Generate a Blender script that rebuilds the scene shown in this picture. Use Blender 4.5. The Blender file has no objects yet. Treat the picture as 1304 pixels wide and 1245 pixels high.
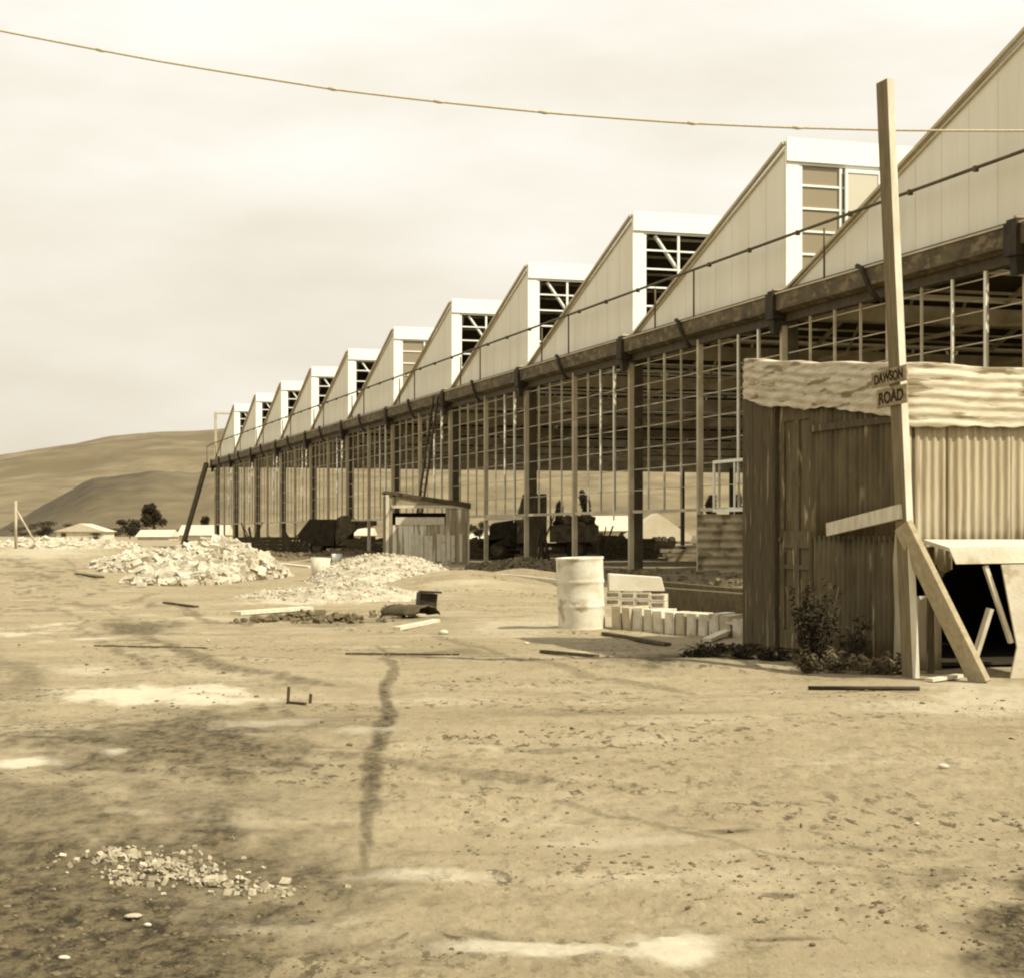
import bpy, bmesh, math, random
import numpy as np
from mathutils import Vector, Matrix
random.seed(7); rng = np.random.default_rng(7)
S = bpy.context.scene; C = S.collection
F = 2200.0; H = 1.15; HZ = 677.0; CX = 652.0
ANG = math.atan2(.300, .954)
U = Vector((-math.sin(ANG), math.cos(ANG), 0)); W = Vector((math.cos(ANG), math.sin(ANG), 0))

def P(px, py, Y): return Vector(((px-CX)/F*Y, Y, H+(HZ-py)/F*Y))
def G(px, py, z=0):
    Y = F*(H-z)/(py-HZ); return Vector(((px-CX)/F*Y, Y, z))

# ---------------------------------------------------------------- materials
def sep(v):
    k = min(1, v/.8)
    return (v*(1+.34*(1-k)), v, v*(.46+.42*k), 1)
def mat(name, v, var=.2, scale=3, rough=.9, bump=.3, bscale=40, stretch=(1, 1, 1), spec=.2, metal=0, v2=None, spot=None, bd=.01):
    m = bpy.data.materials.new(name); m.use_nodes = True
    nt = m.node_tree; N = nt.nodes; L = nt.links
    b = N['Principled BSDF']; b.inputs['Roughness'].default_value = rough
    b.inputs['Specular IOR Level'].default_value = spec; b.inputs['Metallic'].default_value = metal
    tc = N.new('ShaderNodeTexCoord'); oi = N.new('ShaderNodeObjectInfo')
    sc = N.new('ShaderNodeVectorMath'); sc.operation = 'SCALE'; sc.inputs[0].default_value = (37, 91, 53)
    L.new(oi.outputs['Random'], sc.inputs['Scale'])
    ad = N.new('ShaderNodeVectorMath'); ad.operation = 'ADD'
    L.new(tc.outputs['Object'], ad.inputs[0]); L.new(sc.outputs[0], ad.inputs[1])
    mp = N.new('ShaderNodeMapping'); mp.inputs['Scale'].default_value = stretch
    L.new(ad.outputs[0], mp.inputs[0])
    n1 = N.new('ShaderNodeTexNoise'); n1.inputs['Scale'].default_value = scale; n1.inputs['Detail'].default_value = 8; n1.inputs['Roughness'].default_value = .65
    L.new(mp.outputs[0], n1.inputs['Vector'])
    r = N.new('ShaderNodeValToRGB'); r.color_ramp.elements[0].position = .3; r.color_ramp.elements[1].position = .7
    r.color_ramp.elements[0].color = sep(v*(1-var)); r.color_ramp.elements[1].color = sep(min(.85, v*(1+var)) if v2 is None else v2)
    L.new(n1.outputs['Fac'], r.inputs[0]); col = r.outputs[0]
    if spot:                                          # spot = (value, scale, threshold)
        n3 = N.new('ShaderNodeTexNoise'); n3.inputs['Scale'].default_value = spot[1]; n3.inputs['Detail'].default_value = 6
        L.new(mp.outputs[0], n3.inputs['Vector'])
        r3 = N.new('ShaderNodeValToRGB'); r3.color_ramp.elements[0].position = spot[2]; r3.color_ramp.elements[1].position = spot[2]+.08
        L.new(n3.outputs['Fac'], r3.inputs[0])
        mx = N.new('ShaderNodeMix'); mx.data_type = 'RGBA'; L.new(r3.outputs[0], mx.inputs['Factor'])
        L.new(col, mx.inputs[6]); mx.inputs[7].default_value = sep(spot[0]); col = mx.outputs[2]
    L.new(col, b.inputs['Base Color'])
    n2 = N.new('ShaderNodeTexNoise'); n2.inputs['Scale'].default_value = bscale; n2.inputs['Detail'].default_value = 4
    L.new(mp.outputs[0], n2.inputs['Vector'])
    bp = N.new('ShaderNodeBump'); bp.inputs['Strength'].default_value = bump; bp.inputs['Distance'].default_value = bd
    L.new(n2.outputs['Fac'], bp.inputs['Height']); L.new(bp.outputs[0], b.inputs['Normal'])
    return m
M = dict(
 gable=mat('cement_sheet', .68, .08, .9, bump=.1, stretch=(1, 1.6, .22)),
 white=mat('white_paint', .80, .04, 1.5, rough=.6, bump=.05),
 rake=mat('weathered_trim', .42, .2, 2),
 roofin=mat('dark_roof_lining', .035, .4, 1),
 steel=mat('dark_steel', .05, .4, 4, rough=.6),
 gutter=mat('stained_gutter_metal', .075, .55, 2.5, rough=.7, stretch=(1, .6, 1.2), spot=(.14, 5, .55)),
 rail=mat('rusty_pipe', .075, .4, 5, rough=.7),
 post=mat('pale_primed_post', .36, .25, 1.2, spot=(.5, 1.1, .6)),
 bar=mat('glazing_bar_primer', .40, .35, .8, spot=(.66, 1.4, .6)),
 barw=mat('glazing_bar_white', .7, .15, 1.2),
 truss=mat('truss_steel', .30, .5, .7, spot=(.6, .35, .62)),
 wood=mat('weathered_board', .22, .35, 5, stretch=(6, 6, .6), bump=.5, bscale=20),
 woodp=mat('pale_board', .48, .25, 5, stretch=(3, 3, .8), bump=.3),
 woodd=mat('dark_weathered_board', .06, .45, 6, stretch=(7, 7, .5), bump=.5, bscale=20, spot=(.19, 4, .60)),
 sunlit_edge=mat('painted_sunlit_edge', .55, .2, 5, stretch=(3, 3, .6)), pole=mat('rough_sawn_pole', .14, .3, 6, stretch=(5, 5, .5), bump=.5, bscale=25),  # first entry paints the pole's sunlit narrow face pale
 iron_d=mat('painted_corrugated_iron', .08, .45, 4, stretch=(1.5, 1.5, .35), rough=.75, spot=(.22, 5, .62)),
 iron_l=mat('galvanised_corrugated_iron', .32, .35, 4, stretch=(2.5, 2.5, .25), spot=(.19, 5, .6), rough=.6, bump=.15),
 iron_f=mat('flaking_painted_iron', .40, .35, 4, stretch=(1, 1, 6), rough=.7, bump=.06, spot=(.15, 2.6, .55)),
 door=mat('peeling_door_paint', .085, .4, 5, stretch=(3, 3, .6), bump=.4, spot=(.27, 6, .60)),
 brace=mat('sawn_brace', .27, .25, 6, stretch=(3, 3, 3)), limeb=mat('chalky_bench_paint', .52, .18, 3, spot=(.36, 5, .6)), sign=mat('sign_board', .20, .4, 12, spot=(.32, 14, .57)), ink=mat('black_sign_paint', .03, .5, 20, spot=(.12, 40, .66)),
 drum=mat('pale_rusting_drum', .56, .25, 4, rough=.7, spot=(.32, 4.0, .56)),
 block=mat('pale_clay_block', .50, .25, 7, spot=(.3, 9, .62)), blockd=mat('tan_clay_block', .38, .2, 9),
 timber=mat('heavy_timber', .07, .4, 4, stretch=(2, 2, 2), bump=.4),
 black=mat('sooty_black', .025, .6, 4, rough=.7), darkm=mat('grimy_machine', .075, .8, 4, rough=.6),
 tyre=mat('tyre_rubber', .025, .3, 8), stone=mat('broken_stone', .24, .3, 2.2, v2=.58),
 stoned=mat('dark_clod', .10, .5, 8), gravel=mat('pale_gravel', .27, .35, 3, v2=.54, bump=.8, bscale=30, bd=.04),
 hill=mat('hill_grass', .12, .4, .03, bump=0, spot=(.095, .012, .53)), spur=mat('scrub_slope', .06, .4, .12, bump=0, spot=(.05, .35, .58)),
 stoned2=mat('muddy_chips', .22, .5, 12, v2=.45), leaf=mat('dark_foliage', .03, .6, 2), leafl=mat('weed_leaf', .10, .7, 6), bark=mat('bark', .08, .3, 6),
 roofw=mat('pale_roof', .45, .1, 1), wallw=mat('house_wall', .5, .15, 1), shedroof=mat('tarred_roof', .06, .4, 4),
 wire=mat('old_rope', .40, .2, 30), dull=mat('dim_window', .05, .3, 3, rough=.3),
 lime=mat('limewashed_boards', .26, .3, 4, stretch=(6, 6, .5), spot=(.62, .9, .47)))
def glass(name, v, a):
    m = bpy.data.materials.new(name); m.use_nodes = True; nt = m.node_tree; N = nt.nodes; L = nt.links
    b = N['Principled BSDF']; b.inputs['Base Color'].default_value = sep(v); b.inputs['Roughness'].default_value = .25; b.inputs['Alpha'].default_value = a
    return m
M['glass'] = glass('pale_reflection_glass', .30, .72)  # reflection on the glazing painted as a pale translucent base colour
M['ink'].node_tree.nodes['Principled BSDF'].inputs['Specular IOR Level'].default_value = 0

# ---------------------------------------------------------------- mesh helpers
class MB:
    def __init__(s): s.v = []; s.f = []; s.sm = []
    def add(s, vs, fs, smooth=False):
        o = len(s.v); s.v += [tuple(v) for v in vs]
        for f in fs: s.f.append(tuple(i+o for i in f)); s.sm.append(smooth)
        return s
    def box(s, x0, x1, y0, y1, z0, z1):
        vs = [(x, y, z) for z in (z0, z1) for y in (y0, y1) for x in (x0, x1)]
        return s.add(vs, [(0, 2, 3, 1), (4, 5, 7, 6), (0, 1, 5, 4), (2, 6, 7, 3), (0, 4, 6, 2), (1, 3, 7, 5)])
    def beam(s, a, b, w, h, up=(0, 0, 1)):
        a = Vector(a); b = Vector(b); d = (b-a).normalized(); up = Vector(up)
        x = d.cross(up)
        if x.length < 1e-3: x = d.cross(Vector((0, 1, 0)))
        x.normalize(); z = x.cross(d)
        vs = []
        for p in (a, b):
            for i, j in ((-1, -1), (1, -1), (1, 1), (-1, 1)): vs.append(p+x*(w/2*i)+z*(h/2*j))
        return s.add(vs, [(3, 2, 1, 0), (4, 5, 6, 7), (0, 1, 5, 4), (1, 2, 6, 5), (2, 3, 7, 6), (3, 0, 4, 7)])
    def tube(s, pts, r, n=8, cap=True):
        pts = [Vector(p) for p in pts]; rs = r if isinstance(r, (list, tuple)) else [r]*len(pts)
        vs = []; fs = []
        for i, p in enumerate(pts):
            d = (pts[min(i+1, len(pts)-1)]-pts[max(i-1, 0)]).normalized()
            x = d.cross(Vector((0, 0, 1)))
            if x.length < .05: x = d.cross(Vector((0, 1, 0)))
            x.normalize(); z = x.cross(d)
            for k in range(n):
                t = 2*math.pi*k/n; vs.append(p+(x*math.cos(t)+z*math.sin(t))*rs[i])
        for i in range(len(pts)-1):
            for k in range(n): fs.append((i*n+k, i*n+(k+1) % n, (i+1)*n+(k+1) % n, (i+1)*n+k))
        s.add(vs, fs, True)
        if cap:
            o = len(s.v)-len(vs); s.f.append(tuple(o+k for k in range(n))[::-1]); s.sm.append(False)
            s.f.append(tuple(o+len(vs)-n+k for k in range(n))); s.sm.append(False)
        return s
    def prism(s, poly, ax, a, b):
        """extrude 2D polygon; ax='x': poly=(y,z); 'y': (x,z); 'z': (x,y)"""
        f = {'x': lambda p, c: (c, p[0], p[1]), 'y': lambda p, c: (p[0], c, p[1]), 'z': lambda p, c: (p[0], p[1], c)}[ax]
        n = len(poly); vs = [f(p, a) for p in poly]+[f(p, b) for p in poly]
        return s.add(vs, [tuple(range(n))[::-1], tuple(range(n, 2*n))]+[(i, (i+1) % n, n+(i+1) % n, n+i) for i in range(n)])
    def rock(s, c, r, sq=(1, 1, 1), jag=.3, R=random):
        bm = ICO; rot = Matrix.Rotation(R.uniform(0, 6.28), 3, 'Z') @ Matrix.Rotation(R.uniform(0, 3), 3, 'X')
        vs = [rot @ Vector(v)*(r*(1+R.uniform(-jag, jag))) for v in bm[0]]
        vs = [(c[0]+v.x*sq[0], c[1]+v.y*sq[1], c[2]+v.z*sq[2]) for v in vs]
        return s.add(vs, bm[1])
    def build(s, name, m, parent=None, loc=None):
        me = bpy.data.meshes.new(name); me.from_pydata(s.v, [], s.f); me.polygons.foreach_set('use_smooth', s.sm)
        me.materials.append(m); me.update()
        bm = bmesh.new(); bm.from_mesh(me); bmesh.ops.recalc_face_normals(bm, faces=bm.faces); bm.to_mesh(me); bm.free()
        o = bpy.data.objects.new(name, me); C.objects.link(o)
        if parent: o.parent = parent
        if loc is not None: o.location = loc
        return o
_b = bmesh.new(); bmesh.ops.create_icosphere(_b, subdivisions=1, radius=1)
_b.verts.ensure_lookup_table(); ICO = ([tuple(v.co) for v in _b.verts], [tuple(v.index for v in f.verts) for f in _b.faces]); _b.free()
def tag(o, label=None, cat=None, group=None, kind=None):
    if label: o['label'] = label
    if cat: o['category'] = cat
    if group: o['group'] = group
    if kind: o['kind'] = kind
    return o
def empty(name, loc, rz=0, label=None, cat=None, group=None):
    o = bpy.data.objects.new(name, None); C.objects.link(o); o.location = loc; o.rotation_euler = (0, 0, rz); o.empty_display_size = .2
    return tag(o, label, cat, group)
def cp(o, parent, loc=None):
    c = o.copy(); C.objects.link(c); c.parent = parent
    if loc is not None: c.location = loc
    for ch in list(o.children): cp(ch, c)
    return c
def one(mb, name, m, label, cat, group=None, origin=None):
    """a thing that is one mesh; its origin is moved to `origin` (world)"""
    if origin is not None:
        ox = Vector(origin); mb.v = [tuple(Vector(v)-ox) for v in mb.v]
        o = mb.build(name, m); o.location = ox
    else: o = mb.build(name, m)
    return tag(o, label, cat, group)
def bevel(o, w=.01, n=1):
    md = o.modifiers.new('bevel', 'BEVEL'); md.width = w; md.segments = n; md.limit_method = 'ANGLE'; return o
def sheet(mb, o, a, b, la, lb, pitch, amp, along='a', na=None, nb=6, edge=None, wob=0, t=.0025):
    """corrugated sheet: origin o, unit axes a,b; ribs repeat along a, run along b."""
    a = Vector(a); b = Vector(b); n = a.cross(b).normalized(); o = Vector(o)
    na = na or max(8, int(la/pitch*8)); vs = []; fs = []
    for side in (0, 1):
        for j in range(nb+1):
            for i in range(na+1):
                x = la*i/na; y = lb*j/nb
                if edge and j == 0: y += edge(x)
                z = amp*math.sin(2*math.pi*x/pitch)+wob*math.sin(x*2.3+y*3.1)+wob*.6*math.sin(x*5.3-y*2.1+1)
                vs.append(o+a*x+b*y+n*(z+side*t))
    q = (na+1)*(nb+1)
    for j in range(nb):
        for i in range(na):
            k = j*(na+1)+i
            fs.append((k, k+1, k+na+2, k+na+1)); fs.append((q+k, q+k+na+1, q+k+na+2, q+k+1))
    for i in range(na):
        k = i; fs.append((k, q+k, q+k+1, k+1)); k = nb*(na+1)+i; fs.append((k, k+1, q+k+1, q+k))
    for j in range(nb):
        k = j*(na+1); fs.append((k, k+na+1, q+k+na+1, q+k)); k += na; fs.append((k, q+k, q+k+na+1, k+na+1))
    return mb.add(vs, fs, True)

# ---------------------------------------------------------------- numpy noise
def _hash(ix, iy, seed):
    h = (ix.astype(np.int64)*374761393+iy.astype(np.int64)*668265263+seed*974634777) & 0x7fffffff
    h = ((h ^ (h >> 13))*1274126177) & 0x7fffffff
    return ((h ^ (h >> 16)) & 0xffff)/65535.0
def vn(x, y, seed=0):
    ix = np.floor(x); iy = np.floor(y); fx = x-ix; fy = y-iy; fx = fx*fx*(3-2*fx); fy = fy*fy*(3-2*fy)
    a = _hash(ix, iy, seed); b = _hash(ix+1, iy, seed); c = _hash(ix, iy+1, seed); d = _hash(ix+1, iy+1, seed)
    return (a*(1-fx)+b*fx)*(1-fy)+(c*(1-fx)+d*fx)*fy
def fbm(x, y, oc=5, seed=0):
    s = 0; a = .5
    for i in range(oc): s = s+a*vn(x*2**i+i*17.3, y*2**i-i*9.1, seed+i); a *= .5
    return s/(1-.5**oc)
def sstep(a, b, x): t = np.clip((x-a)/(b-a), 0, 1); return t*t*(3-2*t)

# blobs on the ground: (x, y, half-width x, half-width y, rotation deg, strength)
def blob(p0, half_px_x, half_px_y, s, rot=0):
    g = G(*p0); k = g.y/F; dy = g.y*g.y/(F*H)
    return (g.x, g.y, half_px_x*k, half_px_y*dy, math.radians(rot), s)
DAMP_SHADE = [blob((60, 1130), 470, 260, 1.0), blob((60, 1180), 330, 160, 1.25), blob((150, 940), 290, 62, 1.0), blob((300, 925), 200, 28, .55), blob((20, 860), 60, 70, .6),
        blob((484, 880), 9, 50, .9), blob((474, 925), 17, 40, 1), blob((469, 970), 17, 45, .95), blob((460, 1030), 11, 50, .8), blob((452, 1080), 10, 45, .7), blob((442, 1120), 14, 40, .75),
        blob((488, 850), 8, 34, .7), blob((165, 798), 75, 26, .95), blob((110, 772), 34, 12, .55),
        blob((400, 1135), 160, 15, .55), blob((300, 1150), 60, 14, .7), blob((410, 1215), 70, 28, .6), blob((560, 835), 90, 6, .5),
        blob((1190, 1115), 40, 22, .5), blob((1335, 1195), 120, 140, 1.3), blob((860, 848), 95, 15, 1.0), blob((70, 1010), 240, 60, .8), blob((1000, 1195), 60, 6, .8), blob((940, 1052), 40, 5, .7), blob((1000, 1130), 24, 5, .8),  # also paints the lower-right corner shadow and the shed's cast shadow
        blob((830, 850), 70, 9, .5), blob((480, 790), 120, 8, .5), blob((700, 948), 50, 4, .6), blob((230, 1010), 260, 40, .4),  # first blob is the shed's shadow again, painted into the ground colour
        blob((360, 870), 150, 8, .3), blob((660, 728), 60, 12, .9), blob((900, 735), 60, 14, .6), blob((740, 905), 200, 7, .3), blob((1090, 1075), 90, 8, .4)]
PALE = [blob((150, 882), 160, 17, 1.25), blob((250, 888), 90, 6, .9), blob((35, 966), 80, 11, 1.25), blob((140, 952), 32, 8, .7), blob((40, 803), 70, 7, .9),
        blob((110, 818), 60, 5, .8), blob((110, 852), 130, 6, .6), blob((700, 1208), 150, 16, .9), blob((870, 1200), 85, 30, 1.2), blob((540, 1105), 110, 10, .5),
        blob((790, 1060), 150, 10, .35), blob((330, 915), 80, 6, .45), blob((1260, 885), 110, 22, .5), blob((700, 800), 130, 9, .3), blob((1200, 900), 150, 12, .4),
        blob((390, 765), 90, 9, .8), blob((60, 700), 80, 10, .5), blob((560, 735), 90, 14, .3), blob((460, 928), 60, 5, .4), blob((820, 790), 200, 8, .35)]
def track(pts, w, st):
    for (x0, y0), (x1, y1) in zip(pts[:-1], pts[1:]):
        n = max(1, int(math.hypot(x1-x0, (y1-y0)*3)/(w*1.1)))
        for k in range(n): DAMP_SHADE.append(blob((x0+(x1-x0)*k/n, y0+(y1-y0)*k/n), w, max(2.5, w*.3), st))
track([(20, 712), (60, 735), (100, 765), (150, 795), (215, 826), (290, 850), (420, 872)], 17, .75)
track([(-10, 730), (25, 752), (70, 785), (130, 822), (210, 856)], 12, .7)
track([(80, 712), (125, 742), (185, 765), (260, 786), (330, 797)], 12, .65)
track([(0, 905), (150, 925), (320, 948), (520, 965), (700, 990)], 18, .5)
track([(560, 812), (640, 838), (760, 862), (880, 880)], 10, .5)
track([(700, 1010), (850, 1040), (1010, 1085), (1180, 1110)], 10, .5)
def masks(X, Y):
    wx = (fbm(X*1.3, Y*.5, 4, 3)-.5)*.22; wy = (fbm(X*1.2+9, Y*.5, 4, 5)-.5)*1.2
    k = np.clip(Y/10, .3, 4); out = []; nz_ = .55*(fbm(X*1.3/np.clip(k, .6, 9), Y*2.2/np.clip(k, .6, 9), 7, 8)-.5)+.6*(fbm(X*9, Y*5, 6, 18)-.5)
    for L in (DAMP_SHADE, PALE):
        m = np.zeros_like(X)
        for (bx, by, rx, ry, r, s) in L:
            ca = math.cos(math.atan2(bx, by)); sa = math.sin(math.atan2(bx, by)); dx_ = X-bx+wx*k; dy_ = Y-by+wy*k*np.clip(k, .3, 2)*min(1, ry*.8)
            u = (dx_*ca-dy_*sa)/rx; v = (dx_*sa+dy_*ca)/ry
            m = np.maximum(m, s*sstep(-.05, .7, 1.02-np.sqrt(u*u+v*v)+nz_*1.5))
        out.append(m)
    return out
def gz(X, Y):
    X = np.asarray(X, float); Y = np.asarray(Y, float)
    r = np.sqrt(X*X+Y*Y)
    z = (fbm(X*.45, Y*.45, 5, 11)-.5)*.13*(1-sstep(60, 400, r))
    z += (fbm(X*3.1, Y*2.6, 4, 21)-.5)*.035*(1-sstep(20, 60, r))
    z += (fbm(X*14, Y*12, 4, 25)-.5)*.022*(1-sstep(8, 22, r))*(.3+1.4*vn(X*.9, Y*1.1, 61))
    # shed and pole stand on nearly level ground; low bank beside the factory
    f = np.exp(-(((X-3.2)/2.2)**2+((Y-15)/2.2)**2)); z = z*(1-.8*f)
    def bump(px, py, rx, ry, h):
        g = G(px, py); return h*np.exp(-(((X-g.x)/rx)**2+((Y-g.y)/ry)**2))
    z += bump(665, 740, 1.3, 2.2, .32)+bump(595, 752, 1.6, 2.4, .42)+bump(850, 850, 1.1, .7, .08)
    return z
_gc = {}
def gzp(x, y):
    k = (round(x, 1), round(y, 1))
    if k not in _gc: _gc[k] = float(gz(np.array([k[0]]), np.array([k[1]]))[0])
    return _gc[k]
def GG(px, py):
    g = G(px, py); g.z = gzp(g.x, g.y); return g

# ---------------------------------------------------------------- ground
def make_ground():
    fine = np.radians(np.linspace(-20, 20, 720)); co = np.radians(np.linspace(20, 340, 90)[1:-1])
    ang = np.concatenate([fine, co]); na = len(ang)
    v = np.concatenate([np.linspace(3200, 640, 40), np.linspace(635, 20, 430), np.geomspace(19.5, .35, 60)])
    r = F*H/v; nr = len(r)
    A, R = np.meshgrid(ang, r); X = R*np.sin(A); Y = R*np.cos(A); Z = gz(X, Y)
    Yp = np.where(Y > 0, Y, 1)
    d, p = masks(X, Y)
    co_ = np.stack([X, Y, Z], -1).reshape(-1, 3); co_ = np.vstack([co_, [[0, 0, 0]]])
    i = np.arange(nr-1)[:, None]; j = np.arange(na)[None, :]; j2 = (j+1) % na
    q = np.stack([i*na+j, i*na+j2, (i+1)*na+j2, (i+1)*na+j], -1).reshape(-1, 4)[:, ::-1]
    faces = q.tolist()+[(nr*na, (k+1) % na, k) for k in range(na)]
    me = bpy.data.meshes.new('ground'); me.from_pydata(co_.tolist(), [], faces)
    me.polygons.foreach_set('use_smooth', [True]*len(me.polygons))
    for nm, arr in (('damp_shade', d), ('pale', p)):  # first mask holds damp soil and the painted shed and corner shadows
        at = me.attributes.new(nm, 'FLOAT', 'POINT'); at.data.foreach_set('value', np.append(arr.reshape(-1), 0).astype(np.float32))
    o = bpy.data.objects.new('ground', me); C.objects.link(o); o['kind'] = 'structure'
    m = bpy.data.materials.new('packed_earth'); m.use_nodes = True; nt = m.node_tree; N = nt.nodes; L = nt.links
    b = N['Principled BSDF']; b.inputs['Specular IOR Level'].default_value = .15
    tc = N.new('ShaderNodeTexCoord')
    def noise(s, dt=8, st=(1, 1, 1), ro=.6):
        mp = N.new('ShaderNodeMapping'); mp.inputs['Scale'].default_value = st; L.new(tc.outputs['Object'], mp.inputs[0])
        n = N.new('ShaderNodeTexNoise'); n.inputs['Scale'].default_value = s; n.inputs['Detail'].default_value = dt; n.inputs['Roughness'].default_value = ro
        L.new(mp.outputs[0], n.inputs['Vector']); return n.outputs['Fac']
    def ramp(f, a, b_, ca, cb):
        r_ = N.new('ShaderNodeValToRGB'); r_.color_ramp.elements[0].position = a; r_.color_ramp.elements[1].position = b_
        r_.color_ramp.elements[0].color = ca; r_.color_ramp.elements[1].color = cb; L.new(f, r_.inputs[0]); return r_.outputs[0]
    def mix(f, a, c, mode='MIX'):
        x = N.new('ShaderNodeMix'); x.data_type = 'RGBA'; x.blend_type = mode
        if isinstance(f, float): x.inputs['Factor'].default_value = f
        else: L.new(f, x.inputs['Factor'])
        for s, k in ((a, 6), (c, 7)):
            if isinstance(s, tuple): x.inputs[k].default_value = s
            else: L.new(s, x.inputs[k])
        return x.outputs[2]
    def mth(op, a, c):
        x = N.new('ShaderNodeMath'); x.operation = op; x.use_clamp = True
        for s, k in ((a, 0), (c, 1)):
            if isinstance(s, (int, float)): x.inputs[k].default_value = s
            else: L.new(s, x.inputs[k])
        return x.outputs[0]
    K0 = (0, 0, 0, 1); K1 = (1, 1, 1, 1)
    base = ramp(noise(.5, 6, (.6, 1, 1)), .3, .7, sep(.215), sep(.28))
    base = mix(mth('MULTIPLY', ramp(noise(1.5, 9, (.6, 1.3, 1), .7), .50, .64, K0, K1), .6), base, sep(.17))
    base = mix(mth('MULTIPLY', ramp(noise(1.1, 8, (.5, 1.2, 1), .62), .54, .70, K0, K1), .65), base, sep(.40))
    clu = ramp(noise(.8, 4, (.6, 1, 1)), .45, .6, K0, K1)
    base = mix(mth('MULTIPLY', mth('MULTIPLY', ramp(noise(14, 8, (1, .42, 1), .72), .545, .58, K0, K1), clu), .9), base, sep(.05))
    base = mix(mth('MULTIPLY', ramp(noise(30, 6, (1, .35, 1), .7), .59, .64, K0, K1), .6), base, sep(.095))
    base = mix(mth('MULTIPLY', ramp(noise(6, 9, (.6, .5, 1), .75), .56, .62, K0, K1), .5), base, sep(.13))
    base = mix(mth('MULTIPLY', ramp(noise(90, 5, (1, .25, 1), .8), .45, .65, K0, K1), .27), base, sep(.13))
    base = mix(mth('MULTIPLY', ramp(noise(50, 5, (1, .3, 1), .75), .58, .68, K0, K1), .35), base, sep(.42))
    at = N.new('ShaderNodeAttribute'); at.attribute_name = 'damp_shade'; ap = N.new('ShaderNodeAttribute'); ap.attribute_name = 'pale'
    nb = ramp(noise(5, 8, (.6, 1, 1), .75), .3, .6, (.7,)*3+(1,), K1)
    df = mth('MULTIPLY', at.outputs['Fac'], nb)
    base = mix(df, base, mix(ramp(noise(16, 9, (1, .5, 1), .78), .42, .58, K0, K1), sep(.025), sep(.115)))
    pf = mth('MULTIPLY', ap.outputs['Fac'], ramp(noise(3, 8, (.5, 1.2, 1), .7), .25, .5, (.35,)*3+(1,), K1))
    base = mix(mth('MULTIPLY', pf, .8), base, sep(.50))
    L.new(base, b.inputs['Base Color']); b.inputs['Roughness'].default_value = .95
    bp = N.new('ShaderNodeBump'); bp.inputs['Strength'].default_value = .6; bp.inputs['Distance'].default_value = .035
    L.new(noise(18, 12, (1, .5, 1), .8), bp.inputs['Height']); L.new(bp.outputs[0], b.inputs['Normal'])
    me.materials.append(m)
make_ground()

# ---------------------------------------------------------------- hills
def make_hills():
    rp = [(-2600, 640), (-900, 628), (-200, 604), (0, 583), (75, 570), (130, 560), (175, 556), (275, 553), (500, 547), (900, 541), (1304, 545), (2000, 570), (3400, 620)]
    a = np.linspace(-2600, 3400, 500); el = np.interp(a, [p[0] for p in rp], [HZ-p[1] for p in rp])/F
    el = el+(fbm(a/60, a*0+3, 5, 41)-.5)*.004
    r = np.linspace(500, 1700, 60); A, R = np.meshgrid((a-CX)/F, r)
    t = (R-500)/1100; prof = sstep(0, 1, np.clip(t, 0, 1))
    th = A; X = R*th; Y = R
    Z = (el[None, :]*1600+H)*prof+(fbm(X/160, Y/160, 5, 51)-.5)*34*np.clip(t*2, 0, 1)*np.clip((1-t)*2.2, 0, 1)
    Z = np.where(t > 1, (el[None, :]*1600+H)*(1-(t-1)*4), Z)-1
    nr, na = X.shape; i = np.arange(nr-1)[:, None]; j = np.arange(na-1)[None, :]
    q = np.stack([i*na+j, i*na+j+1, (i+1)*na+j+1, (i+1)*na+j], -1).reshape(-1, 4).tolist()
    me = bpy.data.meshes.new('hills'); me.from_pydata(np.stack([X, Y, Z], -1).reshape(-1, 3).tolist(), [], q)
    me.polygons.foreach_set('use_smooth', [True]*len(me.polygons)); me.materials.append(M['hill'])
    o = bpy.data.objects.new('hills', me); C.objects.link(o); o['kind'] = 'structure'
make_hills()
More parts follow.
